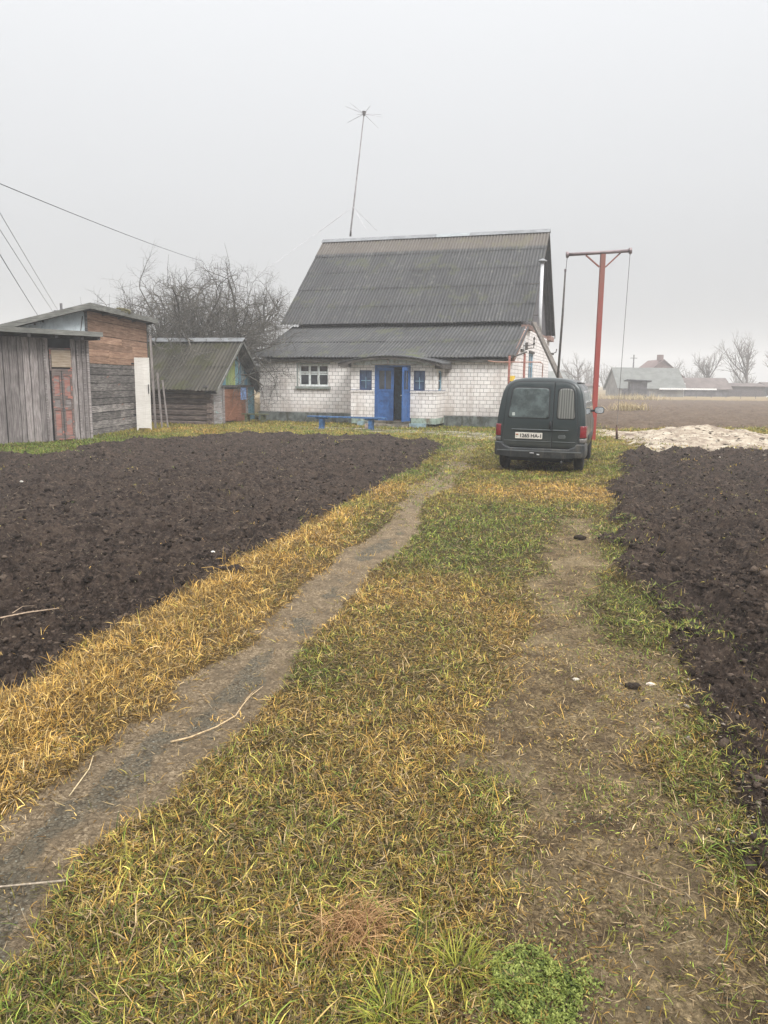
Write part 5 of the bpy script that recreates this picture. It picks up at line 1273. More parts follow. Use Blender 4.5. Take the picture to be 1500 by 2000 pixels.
# ------------------------------------------------------------------ the van
def van():
    T = thing('parked_van', 'dark green panel van parked on the grass with a curtain in one rear window', 'van', (3.23, 15.78, 0.0), -.31)
    T.rotation_euler = (0, R(.4), -.31)
    m = NT('dark_green_paint', 0.30, 0.5)
    n = m.noise(m.coord('Object'), 2.5, 8, .7); sp = m.n('SeparateXYZ'); m.t.links.new(m.coord('Object'), sp.inputs[0])
    c = m.mix(m.ramp(n, [(.4, (0, 0, 0)), (.75, (.5, .5, .5))]), (.006, .015, .016), (.017, .025, .025))
    mr = m.n('MapRange'); m.t.links.new(sp.outputs['Z'], mr.inputs[0])
    for k, v in zip(('From Min', 'From Max', 'To Min', 'To Max'), (.25, .95, .62, 0.0)): mr.inputs[k].default_value = v
    c = m.mix(m.math('MULTIPLY', mr.outputs[0], m.math('ADD', n, .25)), c, (.050, .046, .038)); m.color(c)
    rr = m.ramp(n, [(.3, (.30,) * 3), (.7, (.48,) * 3)]); m.t.links.new(rr, m.b.inputs['Roughness'])
    m.b.inputs['Coat Weight'].default_value = .35; m.b.inputs['Coat Roughness'].default_value = .15
    PAINT = m.m
    BLACK = plain('black_rubber', (.014, .014, .015), .7, .3, var=.2, scale=12)
    BUMP = plain('grey_black_bumper', (.022, .025, .027), .55, .4, var=.25, scale=5, dirt=(.07, .065, .055))
    TYRE = plain('tyre_rubber', (.016, .016, .017), .85, .2, var=.3, scale=20, dirt=(.05, .04, .03))
    GL = mat_glass('van_rear_glass', (.030, .040, .039), .12, .6); GS = mat_glass('van_side_glass', (.05, .06, .06), .05, .8)
    m = NT('curtain_behind_glass', .25, .5); wv = m.n('TexWave'); wv.bands_direction = 'X'
    m.t.links.new(m.coord('Object', (1, 0, .15)), wv.inputs['Vector']); wv.inputs['Scale'].default_value = 6.5; wv.inputs['Distortion'].default_value = 3.5; wv.inputs['Detail'].default_value = 3
    m.color(m.ramp(wv.outputs['Fac'], [(.1, (.075, .078, .07)), (.9, (.15, .15, .135))])); CUR = m.m
    RED = plain('red_lamp_lens', (.17, .013, .016), .25, .6, var=.25, scale=6); DRED = plain('lower_lamp_lens', (.14, .13, .12), .3, .5, var=.2)
    HW = .87
    low = [(0, .30), (.45, .30), (.70, .31), (.80, .36), (.852, .46), (HW, .62), (.872, .80), (.866, .95)]
    up = [(.852, 1.08), (.832, 1.24), (.806, 1.40), (.772, 1.55), (.722, 1.67), (.645, 1.755), (.53, 1.81), (.38, 1.838), (.20, 1.848), (0, 1.852)]
    def sec(zr, ws=1.0, arch=0):
        out = []
        for x, z in low + up:
            if z > .95: z2 = .95 + (z - .95) * (zr - .95) / .902 if zr > .95 else zr - (1.852 - z) * .02
            else: z2 = z if zr > .95 else .30 + (z - .30) * (zr - .34) / .65
            z2 = max(z2, arch)
            out.append((x * ws, z2))
        return out
    def Yr(x, z):
        t = max(0, (z - .95) / .9)
        return -.62 + .115 * t ** 1.5 + .055 * (abs(x) / .87) ** 3 + (.03 * ((.5 - z) / .2) if z < .5 else 0)
    st = [(-.50, 1.852, 1.0), (-.38, 1.852, 1.002)] + [(y, 1.852, 1.004) for y in (-.32, -.27, -.18, -.08, 0, .08, .18, .27, .32, .36, .6, 1.0, 1.4)] + [(1.8, 1.845, 1.0), (2.0, 1.80, .998), (2.2, 1.64, .996), (2.24, 1.60, .996), (2.33, 1.53, .995), (2.42, 1.44, .994), (2.52, 1.35, .992), (2.6, 1.27, .99), (2.68, 1.20, .99), (2.78, 1.10, .988), (2.87, 1.02, .985), (2.93, .985, .98), (3.1, .93, .965), (3.3, .86, .94), (3.45, .76, .88), (3.5, .62, .80)]
    def arch(y):
        a = 0
        for yc in (0, 2.60):
            d = abs(y - yc)
            if d < .35: a = max(a, .30 + math.sqrt(.35 ** 2 - d * d) * .98)
        return a
    rows = []
    s0 = sec(1.852)
    n0 = len(s0)
    ring = [(x, z) for x, z in s0] + [(-x, z) for x, z in s0[-2:0:-1]]
    cz = 1.0
    for k, off in ((0, 0), (.25, .0), (.5, 0), (.75, 0), (.90, 0), (.96, .004), (.985, .016), (.998, .045)):
        rows.append([(x * k, Yr(x * k, cz + (z - cz) * k) + off, cz + (z - cz) * k) for x, z in ring])
    for (y, zr, ws) in st:
        s = sec(zr, ws, arch(y)); rg = s + [(-x, z) for x, z in s[-2:0:-1]]
        rows.append([(x, y + (.10 * max(0, (z - .95) / .9) if y < -.45 else 0), z) for x, z in rg])
    s = [(x * .6, .42 + (z - .42) * .6) for x, z in rg]; rows.append([(x, 3.56, z) for x, z in s]); rows.append([(0, 3.57, .5)] * len(ring))
    A = np.array(rows); A = np.concatenate([A, A[:, :1]], 1)
    mb = MB(); mb.grid(A, False); body = mb.build('body', PAINT, T)
    bm = bmesh.new(); bm.from_mesh(body.data); bmesh.ops.remove_doubles(bm, verts=bm.verts, dist=1e-4); bmesh.ops.recalc_face_normals(bm, faces=bm.faces); bm.to_mesh(body.data); bm.free()
    body.data.polygons.foreach_set('use_smooth', [True] * len(body.data.polygons)); body.data.set_sharp_from_angle(angle=R(38))
    def rpoly(x0, x1, z0, z1, r=(.05,) * 4, tl=0, tr=0, n=6):
        """rounded quad; tl/tr shift the top corners; r = bl,br,tr,tl"""
        C = [(x0, z0), (x1, z0), (x1 + tr, z1), (x0 + tl, z1)]; out = []
        for i in range(4):
            p = np.array(C[i]); a = np.array(C[i - 1]) - p; b = np.array(C[(i + 1) % 4]) - p
            a = a / np.linalg.norm(a); b = b / np.linalg.norm(b); q0 = p + a * r[i]; q1 = p + b * r[i]
            for k in range(n + 1):
                t = k / n; out.append(tuple((1 - t) ** 2 * q0 + 2 * t * (1 - t) * p + t * t * q1))
        # extra points on the straight edges
        res = []
        for i in range(len(out)):
            p, q = np.array(out[i]), np.array(out[(i + 1) % len(out)]); L_ = np.linalg.norm(q - p); k = max(1, int(L_ / .08))
            for j in range(k): res.append(tuple(p + (q - p) * j / k))
        return res
    def plate(name, poly, off, thk, mat, parent=T, side=None, bevel=.004):
        P = np.array(poly); c = P.mean(0); mb = MB(); rows = []
        def on(x, z, o):
            if side is None: return (x, Yr(x, z) - o, z)
            return side(x, z, o)
        rows.append([on(x, z, off - thk) for x, z in P]); rows.append([on(x, z, off - bevel) for x, z in P])
        for k in (.985, .9, .7, .45, .2, .0): rows.append([on(*(c + (np.array(p) - c) * k), off) for p in P])
        A = np.array(rows); A = np.concatenate([A, A[:, :1]], 1); mb.grid(A)
        o = mb.build(name, mat, parent)
        bm = bmesh.new(); bm.from_mesh(o.data); bmesh.ops.remove_doubles(bm, verts=bm.verts, dist=1e-5); bmesh.ops.recalc_face_normals(bm, faces=bm.faces); bm.to_mesh(o.data); bm.free()
        o.data.polygons.foreach_set('use_smooth', [True] * len(o.data.polygons)); o.data.set_sharp_from_angle(angle=R(40))
        return o
    plate('rear_seal', rpoly(-.765, .755, .475, 1.775, (.05, .05, .28, .28), .10, -.09), .004, .02, BLACK)
    dl = plate('rear_door', rpoly(-.752, .232, .49, 1.762, (.05, .015, .015, .27), .10, 0), .012, .02, PAINT); dl['label'] = 'wider left rear door carrying the number plate'
    dr = plate('rear_door', rpoly(.248, .742, .49, 1.762, (.015, .05, .27, .015), 0, -.09), .012, .02, PAINT); dr['label'] = 'narrower right rear door'
    for d_, (a, b, tl, tr), g in ((dl, (-.64, .165, .075, -.01), GL), (dr, (.315, .665, .005, -.055), CUR)):
        s = plate('window_seal', rpoly(a - .012, b + .012, 1.045, 1.665, (.07, .06, .10, .10), tl, tr), .016, .01, BLACK, d_)
        plate('rear_window', rpoly(a + .008, b - .008, 1.065, 1.645, (.06, .05, .09, .09), tl, tr), .019, .008, g, d_)
    # pressed ledge and creases, handle, wiper stub, badge, sticker
    for (x0, x1, z) in ((-.55, .222, .835), (.258, .55, .835)): 
        mb = MB(); A = np.array([[(x, Yr(x, z) - .013, z + .012), (x, Yr(x, z) - .034, z), (x, Yr(x, z) - .036, z - .012), (x, Yr(x, z) - .013, z - .022)] for x in np.linspace(x0, x1, 9)]); mb.grid(A, True); mb.build('ledge', PAINT, dl if x0 < 0 else dr, smooth=True)
    for (x0, x1, z) in ((-.70, .222, .60), (.258, .69, .60)):
        mb = MB(); A = np.array([[(x, Yr(x, z) - .012, z + .014), (x, Yr(x, z) - .022, z + .004), (x, Yr(x, z) - .012, z - .012)] for x in np.linspace(x0, x1, 9)]); mb.grid(A, True); mb.build('crease', PAINT, dl if x0 < 0 else dr, smooth=True)
    mb = MB(); mb.tube([(.20, Yr(.2, 1) - .02, 1.0), (.20, Yr(.2, 1) - .045, .96), (.205, Yr(.2, 1) - .04, .90), (.20, Yr(.2, 1) - .015, .86)], [.014, .02, .02, .012], 8); mb.build('door_handle', BLACK, dl, smooth=True)
    plate('badge', rpoly(.36, .50, .675, .745, (.03,) * 4), .020, .012, plain('dull_badge', (.10, .11, .11), .4, .6, .3), dr)
    plate('sticker', rpoly(-.555, -.50, 1.10, 1.16, (.01,) * 4), .022, .004, plain('white_sticker', (.42, .45, .42), .5, .3), dl)
    # number plate with its characters
    np_ = plate('number_plate', rpoly(-.475, .055, .655, .775, (.008,) * 4), .028, .016, plain('plate_cream', (.60, .565, .50), .45, .4, var=.06, scale=3), dl)
    INK = plain('plate_black', (.012, .012, .014), .5, .3)
    def text(body_, x, z, size, mat):
        cu = bpy.data.curves.new('characters', 'FONT'); cu.body = body_; cu.size = size; cu.extrude = .0012; cu.offset = .0022
        cu.space_character = 1.0
        t = bpy.data.objects.new('characters', cu); link(t); bpy.context.view_layer.update()
        me = bpy.data.meshes.new_from_object(t.evaluated_get(bpy.context.evaluated_depsgraph_get())); bpy.data.objects.remove(t)
        o = bpy.data.objects.new('characters', me); link(o); me.materials.clear(); me.materials.append(mat); o.parent = np_
        o.rotation_euler = (R(90), 0, 0); o.location = (x, Yr(0, z) - .0300, z); return o
    text('1265', -.392, .681, .100, INK); text('HA-1', -.170, .681, .100, INK)
    mb = MB(); mb.box((-.462, Yr(-.45, .72) - .031, .725), (-.412, Yr(-.45, .72) - .026, .745)); mb.build('flag_mark', plain('flag_red', (.40, .08, .05), .5, .3), np_)
    mb = MB(); mb.box((-.462, Yr(-.45, .72) - .031, .716), (-.412, Yr(-.45, .72) - .026, .7245)); mb.build('flag_mark', plain('flag_green', (.07, .22, .08), .5, .3), np_)
    mb = MB(); mb.box((-.462, Yr(-.45, .7) - .031, .69), (-.43, Yr(-.45, .7) - .026, .697)); mb.build('country_mark', INK, np_)
    # tail lamps wrap round the corners
    for s in (-1, 1):
        def cor(t, z, o, s=s):
            # t from 0 (rear face) to 1 (on the side)
            pts = [(.765, -.575), (.83, -.562), (.868, -.53), (.885, -.47), (.886, -.37)]
            k = min(max(t, 0), 1) * 4; i = min(int(k), 3); f = k - i
            x = pts[i][0] * (1 - f) + pts[i + 1][0] * f; y = pts[i][1] * (1 - f) + pts[i + 1][1] * f
            return (s * (x + o * .5), y - o * .5 - .004, z)
        for z0, z1, mt, nm in ((.69, .93, RED, 'tail_lamp'), (.595, .685, DRED, 'reversing_lamp')):
            mb = MB(); rows = []
            for z, o in ((z0, -.03), (z0 + .003, .006), (z0 + .02, .012), ((z0 + z1) / 2, .014), (z1 - .02, .012), (z1 - .003, .006), (z1, -.03)):
                rows.append([cor(t, z, o) for t in np.linspace(0, 1, 9)])
            mb.grid(np.array(rows), s > 0); mb.build(nm, mt, T, smooth=True)
    # bumper: deep plastic moulding, higher at the corners
    mb = MB(); rows = []
    path = [(-.905, -.10), (-.905, -.42), (-.885, -.58), (-.82, -.68), (-.70, -.715), (-.35, -.74), (0, -.745), (.35, -.74), (.70, -.715), (.82, -.68), (.885, -.58), (.905, -.42), (.905, -.10)]
    P = []
    for i in range(len(path) - 1):
        for k in range(3): P.append(tuple(np.array(path[i]) * (1 - k / 3) + np.array(path[i + 1]) * k / 3))
    P.append(path[-1])
    for (x, y) in P:
        top = .475 + .10 * float(sstep(.66, .74, np.array(abs(x)))); bot = .31 - .02 * (abs(x) < .7)
        inn = np.array([x * .93, y * .80]) if abs(x) > .8 else np.array([x * .97, y + .10])
        rows.append([(*inn, bot), (x * .985, y + .012, bot), (x, y, bot + .04), (x, y, .40), (x, y - .004 if abs(x) < .8 else y, .41), (x * .995, y + .004, top - .015), (x * .985, y + .02, top), (*inn, top)])
    mb.grid(np.array(rows), True); mb.build('bumper', BUMP, T, angle=35)
    mb = MB(); rows = [[(x, y - .003, .408), (x, y - .010, .418), (x, y - .003, .43)] for x, y in P[9:-9]]; mb.grid(np.array(rows), True); mb.build('bumper_strip', plain('bumper_highlight', (.075, .08, .08), .35, .5), T, smooth=True)
    mb = MB(); mb.box((-.62, -.35, .19), (.62, 2.9, .33)); mb.box((-.62, -.55, .26), (.62, -.351, .33)); mb.box((-.45, -.60, .25), (.45, -.54, .30)); mb.build('underbody', BLACK, T)
    mb = MB(); mb.tube([(-.16, -.757, .385), (-.08, -.762, .385)], .010, 6); mb.build('tow_eye', plain('bare_steel', (.38, .38, .38), .4, .5, .4), T)
    mb = MB(); mb.tube([(-.02, -.762, .36), (.03, -.762, .355)], .014, 6); mb.build('tow_eye', plain('bare_steel_dull', (.3, .3, .3), .4, .5, .4), T)
    mb = MB(); mb.tube([(.45, -.72, .22), (.45, -.3, .24)], .025, 10); mb.build('exhaust', BUMP, T, smooth=True)
    # wheels
    for x in (-.745, .745):
        for y in (0, 2.60):
            s = 1 if x > 0 else -1; mb = MB(); rows = []
            for (dx, r) in ((-.09, .16), (-.095, .22), (-.085, .275), (-.06, .296), (0, .302), (.06, .296), (.085, .275), (.095, .22), (.09, .16), (.03, .15)):
                rows.append([(x + dx * s, y + r * math.cos(a), .30 + r * math.sin(a)) for a in np.linspace(0, 2 * math.pi, 33)])
            mb.grid(np.array(rows), s > 0); wl = mb.build('wheel', TYRE, T, smooth=True)
            mb = MB(); mb.tube([(x + s * .025, y, .30), (x + s * .06, y, .30)], [.165, .15], 24); mb.tube([(x + s * .06, y, .30), (x + s * .085, y, .30)], [.06, .04], 12); mb.build('rim', plain('steel_rim', (.16, .16, .16), .5, .5, .5), wl)
    # sides: windows, door shuts, trim, mirrors
    def sidef(s):
        def f(y, z, o):
            zz = [p[1] for p in low + up]; xx = [p[0] for p in low + up]; x = float(np.interp(z, zz[3:], xx[3:])) * 1.004
            return (s * (x + o), y, z)
        return f
    for s in (1, -1):
        f = sidef(s)
        plate('side_window', rpoly(-.30, 1.0, 1.12, 1.60, (.06,) * 4, .12, 0), .006, .012, GS, T, f)
        plate('side_window', rpoly(1.12, 2.32, 1.12, 1.60, (.05, .12, .12, .05), 0, -.32), .006, .012, GS, T, f)
        plate('side_moulding', rpoly(.42, 2.15, .60, .70, (.02,) * 4), .014, .02, BUMP, T, f)
        for y0 in (1.05, 2.22):
            plate('door_shut', rpoly(y0, y0 + .012, .45, 1.10, (.003,) * 4), .003, .004, BLACK, T, f)
        plate('arch_lip', rpoly(-.40, -.35, .30, .62, (.02,) * 4, .08, .08), .010, .015, plain('arch_edge', (.30, .31, .31), .35, .5), T, f)
        mb = MB(); mb.tube([(s * .84, 2.12, 1.14), (s * .91, 2.10, 1.15)], .025, 8)
        mb.build('mirror_arm', BLACK, T)
        mb = MB(); rows = []
        for (y, k) in ((2.0, 0), (2.0, .9), (2.03, 1.0), (2.09, 1.0), (2.14, .8), (2.16, 0)):
            rows.append([(s * 1.0 + .105 * k * math.copysign(abs(math.cos(a)) ** .6, math.cos(a)), y, 1.16 + .075 * k * math.copysign(abs(math.sin(a)) ** .6, math.sin(a))) for a in np.linspace(0, 2 * math.pi, 25)])
        mb.grid(np.array(rows), False); mr = mb.build('mirror', BLACK, T, smooth=True)
        mb = MB(); mb.add([(s * 1.0 + .092 * math.copysign(abs(math.cos(a)) ** .6, math.cos(a)), 1.994, 1.16 + .062 * math.copysign(abs(math.sin(a)) ** .6, math.sin(a))) for a in np.linspace(0, 2 * math.pi, 24, endpoint=False)], [tuple(range(24))]); mb.build('mirror_glass', plain('mirror_silver', (.75, .78, .8), .05, .8, .9, var=.02), mr)
    # windscreen from 2.0 to 2.85 follows the body; roof gutter strips
    mb = MB(); rows = []
    for (y, zr) in ((2.02, 1.795), (2.2, 1.645), (2.42, 1.445), (2.6, 1.275), (2.78, 1.105)):
        s_ = sec(zr); top = [q for q in s_ if q[1] > .95][4:]; top = [(x * .93, z) for x, z in top]
        rows.append([(x, y + .012, z + .012) for x, z in top] + [(-x, y + .012, z + .012) for x, z in top[-2::-1]])
    mb.grid(np.array(rows), True); mb.build('windscreen', GS, T, smooth=True)
    for s in (-1, 1):
        mb = MB(); mb.tube([(s * .655, -.40, 1.757), (s * .66, .5, 1.757), (s * .65, 1.8, 1.75)], .012, 6); mb.build('gutter_strip', BLACK if s < 0 else BUMP, T, smooth=True)
van()

# ------------------------------------------------------------------ trees
def rot_to(d):
    a = Vector((0, 0, 1)) if abs(d.z) < .9 else Vector((1, 0, 0)); x = d.cross(a).normalized(); return x, d.cross(x)
class Tree:
    def __init__(s, seed): s.r = random.Random(seed); s.trunk = MB(); s.crown = MB()
    def branch(s, p, d, ln, r, lvl, P):
        rr = s.r; n = P['seg'][lvl]; pts = [p.copy()]; rad = [r]; q = p.copy(); dd = d.copy(); nodes = []
        for i in range(n):
            j = P['wig'][lvl]
            dd = (dd + Vector((rr.uniform(-j, j), rr.uniform(-j, j), rr.uniform(-j, j))) + Vector((0, 0, P['trop'][lvl] * (1 - .0 * i)))).normalized()
            if P.get('droop') and lvl >= 1 and i > n * .5: dd = (dd + Vector((0, 0, -P['droop']))).normalized()
            q = q + dd * ln / n
            pts.append(q.copy()); rad.append(r * (1 - (1 - P['end'][lvl]) * (i + 1) / n)); nodes.append((q.copy(), dd.copy(), rad[-1], (i + 1) / n))
        (s.trunk if lvl == 0 else s.crown).tube([tuple(v) for v in pts], rad, P['sides'][lvl], cap=False)
        if lvl + 1 >= P['levels']: return
        k = P['kids'][lvl]
        for c in range(k):
            t = P['start'][lvl] + (1 - P['start'][lvl]) * (c + rr.random()) / k
            i = min(len(nodes) - 1, int(t * len(nodes))); np_, nd, nr, _ = nodes[i]
            x, y = rot_to(nd); a = rr.uniform(0, 2 * math.pi); ang = R(rr.uniform(*P['ang'][lvl]))
            cd_ = (nd * math.cos(ang) + (x * math.cos(a) + y * math.sin(a)) * math.sin(ang)).normalized()
            if P.get('flat') and lvl == 0: cd_.z = abs(cd_.z) * P['flat']; cd_.normalize()
            l2 = ln * rr.uniform(*P['len'][lvl]) * (1.15 - .5 * t if lvl else 1)
            s.branch(np_, cd_, l2, min(nr * .75, r * P['rr'][lvl]), lvl + 1, P)
        if P.get('shoots') and lvl in (1, 2):
            for c in range(P['shoots'] if lvl == 1 else P['shoots'] // 3):
                np_, nd, nr, _ = nodes[rr.randrange(len(nodes) // 3, len(nodes))]
                v = Vector((rr.uniform(-.25, .25), rr.uniform(-.25, .25), 1)).normalized(); L_ = rr.uniform(.35, 1.1)
                pp = [np_, np_ + v * L_ * .5 + Vector((rr.uniform(-.04, .04), 0, 0)), np_ + v * L_]
                s.crown.tube([tuple(w_) for w_ in pp], [P['twig'] * 1.5, P['twig'] * 1.1, P['twig'] * .7], 3, cap=False)
    def finish(s, name, label, loc, mat, cat='tree', group=None):
        T = thing(name, label, cat, loc, 0, group); s.trunk.build('trunk', mat, T, smooth=True); s.crown.build('crown', mat, T, smooth=True); return T
def bark(name, a, b):
    m = NT(name, .95, .1); n = m.noise(m.coord('Object'), 9, 6, .7); m.color(m.ramp(n, [(.35, a), (.65, b)])); m.bump(n, .5, .01); return m.m
BARK = bark('lichened_bark', (.060, .053, .046), (.16, .15, .13)); BARKF = bark('far_bark', (.10, .085, .075), (.17, .15, .135))
def apple():
    t = Tree(12)
    P = dict(levels=5, seg=[4, 10, 7, 6, 4], wig=[.10, .26, .32, .36, .30], trop=[.05, .045, .03, .01, .0], end=[.75, .28, .30, .35, .5], sides=[9, 6, 4, 3, 3], kids=[0, 10, 9, 6, 0], start=[.45, .12, .10, .1],
             ang=[(38, 80), (25, 75), (30, 80), (30, 80)], len=[(2.05, 2.9), (.32, .58), (.38, .62), (.4, .65)], rr=[.62, .45, .45, .55], droop=.16, flat=1.0, shoots=4, twig=.0075)
    t.branch(Vector((0, 0, -.2)), Vector((.03, 0, 1)), 1.9, .20, 0, P)
    # main limbs: azimuth, elevation, length
    limbs = [(k * 30 + t.r.uniform(-9, 9), e_ + t.r.uniform(-5, 5), l_ * t.r.uniform(.92, 1.08), r_) for (e_, l_, r_, off) in ((14, 5.0, .09, 0), (36, 5.0, .09, 15), (60, 4.7, .09, 0)) for k in range(12) if not (e_ == 60 and k % 2)]
    limbs += [(182, 24, 5.8, .09), (168, 30, 5.4, .08), (90, 80, 5.0, .08), (332, 30, 5.2, .07), (348, 38, 5.2, .07)]
    for az, el, ln, r in limbs:
        d = Vector((math.cos(R(az)) * math.cos(R(el)), math.sin(R(az)) * math.cos(R(el)), math.sin(R(el))))
        t.branch(Vector((t.r.uniform(-.08, .08), t.r.uniform(-.08, .08), t.r.uniform(1.1, 1.75))), d, ln, r, 1, P)
    t.finish('apple_tree', 'old bare apple tree with a wide tangled crown behind the log shed', (-8.35, 35.2, 0), BARK)
apple()
def far_tree(seed, loc, h, spread, name, label, kids=8, tw=.03, group=None, lv=4):
    t = Tree(seed)
    P = dict(levels=lv, seg=[5, 5, 4, 3], wig=[.06, .14, .2, .25], trop=[.05, .12, .08, .03], end=[.6, .35, .35, .5], sides=[6, 4, 3, 3], kids=[kids, 8, 6, 0], start=[.25, .2, .2],
             ang=[(18 * spread, 48 * spread), (18, 50), (20, 55)], len=[(.75, 1.15), (.35, .6), (.4, .65)], rr=[.5, .5, .6], shoots=0, twig=tw)
    t.branch(Vector((0, 0, -.3)), Vector((0, 0, 1)), h * .48, h * .022 + tw, 0, P)
    return t.finish(name, label, loc, BARKF, group=group)
far_tree(1, (56.2, 121, 0), 9.4, 1.0, 'bare_tree', 'tallest bare tree over the low sheds at the far right edge', 11, .035)
far_tree(2, (51.3, 124, 0), 7.6, 1.1, 'bare_tree', 'bare many stemmed tree second from the right edge', 10, .035)
far_tree(3, (47.3, 128, 0), 5.8, 1.1, 'bare_tree', 'low bare tree between the long barn and the tall far trees', 8, .035)
far_tree(5, (62.5, 126, 0), 9.8, 1.0, 'bare_tree', 'bare tree cut by the right edge of the photo', 9, .035)
far_tree(4, (27.8, 112, 0), 5.6, 1.5, 'bare_tree', 'faint round bare tree seen just right of the van roof', 9, .035)

def treeline():
    P = []; cr = MB()
    rr = random.Random(2)
    for i in range(46):
        x = -120 + i * 6.2 + rr.uniform(-2, 2); y = rr.uniform(185, 215); h = rr.uniform(3.5, 7) * (1.15 if x < -20 else 1)
        for k in range(26):
            a = rr.uniform(-.9, .9); b = rr.uniform(0, 6.28); l = h * rr.uniform(.5, 1)
            p0 = Vector((x + rr.uniform(-.6, .6), y, 0)); p1 = p0 + Vector((a * 1.2, rr.uniform(-1, 1), l * .5)); p2 = p1 + Vector((a * 1.3 + rr.uniform(-.6, .6), 0, l * .5))
            cr.tube([tuple(p0), tuple(p1), tuple(p2)], [.12, .09, .04], 3, cap=False)
            for q in range(3):
                p3 = p1 + (p2 - p1) * rr.random(); cr.tube([tuple(p3), tuple(p3 + Vector((rr.uniform(-1, 1), 0, rr.uniform(.2, .9))))], [.06, .03], 3, cap=False)
    o = cr.build('treeline', BARKF); tag(o, 'far bare scrub and trees melting into the haze along the horizon', 'treeline', kind='stuff')
treeline()

# ------------------------------------------------------------------ the far side of the field
W_FAR = plain('far_grey_boards', (.12, .115, .12), .9, .1, var=.3, scale=1.5)
def gable_house(name, label, loc, rz, L, Wd, He, Hr, wall, roof, over=.3, cat='house', extra=None):
    T = thing(name, label, cat, loc, rz)
    mb = MB(); mb.box((0, 0, -.3), (L, Wd, He)); mb.prism([(0.0, Wd, He), (0.0, Wd / 2, Hr - .05), (0.0, 0, He)], (.1, 0, 0)); mb.prism([(L - .1, Wd, He), (L - .1, Wd / 2, Hr - .05), (L - .1, 0, He)], (.1, 0, 0)); mb.build('wall', wall, T)
    s = (Hr - He) / (Wd / 2)
    for y0, sg in ((-over, 1), (Wd + over, -1)):
        z0 = He - over * s; mb = MB()
        V = [(-over, y0, z0), (L + over, y0, z0), (L + over, Wd / 2, Hr), (-over, Wd / 2, Hr)]
        mb.add(V + [(a, b, c + .1) for a, b, c in V], [(3, 2, 1, 0), (4, 5, 6, 7), (0, 1, 5, 4), (1, 2, 6, 5), (2, 3, 7, 6), (3, 0, 4, 7)]); mb.build('roof', roof, T)
    if extra: extra(T)
    return T
M_FROOF = plain('far_slate_roof', (.145, .15, .14), .9, .1, var=.15, scale=1.2); M_FWALL = plain('far_wall', (.22, .21, .20), .9, .1, var=.2, scale=1)
M_FRED = plain('far_red_brick', (.17, .12, .112), .9, .1, var=.15, scale=1.5); M_FWHITE = plain('far_white_trim', (.72, .72, .72), .8, .2, var=.1)
def barn_extra(T):
    mb = MB(); mb.box((5.4, -.55, .98), (13.2, -.32, 1.20)); mb.build('eave_board', M_FWHITE, T)
    for x in (.8, 3.2):
        mb = MB(); mb.box((x, -.06, .0), (x + .9, -.002, .85)); mb.build('door', W_FAR, T)
gable_house('long_barn', 'long low barn with grey green roof across the field behind the plank privy', (32.4, 108, 0), -.02, 8.9, 7, 1.25, 3.9, M_FWALL, M_FROOF, cat='barn', extra=barn_extra)
def red_extra(T):
    mb = MB(); mb.box((.1, 3.6, 5.4), (.9, 4.4, 6.3)); mb.build('chimney', M_FRED, T)
    mb = MB(); mb.box((-.05, 3.4, 3.0), (-.002, 4.6, 4.2)); mb.build('window', W_FAR, T)
gable_house('red_brick_house', 'red brick gable rising behind the roof of the long barn', (47.6, 124, 0), R(88), 8, 7.2, 2.6, 5.5, M_FRED, M_FRED, extra=red_extra)
def privy():
    T = thing('outhouse', 'narrow dark grey plank outhouse standing alone in the far field', 'outhouse', (28.55, 91, 0), -.15)
    mb = MB()
    for i in range(9): mb.box((i * .215, -.01 * (i % 2), -.2), (i * .215 + .205, .05, 2.0))
    mb.box((0, .051, -.2), (1.93, 1.6, 1.95)); mb.build('wall', W_FAR, T)
    mb = MB(); mb.add([(-.45, -.4, 2.12), (2.35, -.4, 2.0), (2.35, 1.8, 1.9), (-.45, 1.8, 2.0), (-.45, -.4, 2.24), (2.35, -.4, 2.12), (2.35, 1.8, 2.0), (-.45, 1.8, 2.1)], [(3, 2, 1, 0), (4, 5, 6, 7), (0, 1, 5, 4), (1, 2, 6, 5), (2, 3, 7, 6), (3, 0, 4, 7)]); mb.build('roof', plain('dark_felt', (.06, .058, .065), .9, .1), T)
    mb = MB(); mb.box((-.75, .2, -.2), (-.02, 1.0, 1.05)); mb.tube([(-.38, .5, .9), (-.38, .5, 1.15)], .22, 10); mb.build('lean_to', W_FAR, T)
privy()
M_FBROWN = plain('far_brown_roof', (.13, .108, .10), .9, .1, var=.2, scale=1)
gable_house('low_shed', 'low brown roofed shed just right of the long barn', (42.6, 113, 0), 0, 7.4, 5, 1.15, 2.6, W_FAR, M_FBROWN, cat='shed')
gable_house('low_shed', 'dark flat looking shed below the tall bare trees at right', (50.2, 117, 0), 0, 6.8, 5, 1.5, 1.9, plain('far_dark_wall', (.10, .085, .085), .9, .1, var=.3), M_FBROWN, cat='shed')
gable_house('low_shed', 'small shed at the very right edge behind white bits', (59.5, 121, 0), 0, 6, 5, 1.5, 2.1, W_FAR, M_FBROWN, cat='shed')
gable_house('low_shed', 'little pale shed between the red post and the long barn', (29.7, 118, 0), 0, 2.4, 4, 1.3, 1.6, plain('far_pale_wall', (.30, .31, .31), .9, .1), M_FBROWN, cat='shed')
gable_house('far_house', 'faint house just right of the van beyond the brown field', (30.2, 150, 0), 0, 5.5, 7, 2.4, 3.9, M_FWALL, M_FROOF)
def gatepost():
    T = thing('pillar', 'white square pillar at the right end of the long barn', 'pillar', (41.9, 110.5, 0))
    mb = MB(); mb.box((0, 0, -.2), (.45, .4, 1.3)); mb.build('shaft', M_FWHITE, T)
    mb = MB(); mb.box((-.1, -.1, 1.301), (.55, .5, 1.9)); mb.build('cap', M_FWHITE, T)
gatepost()
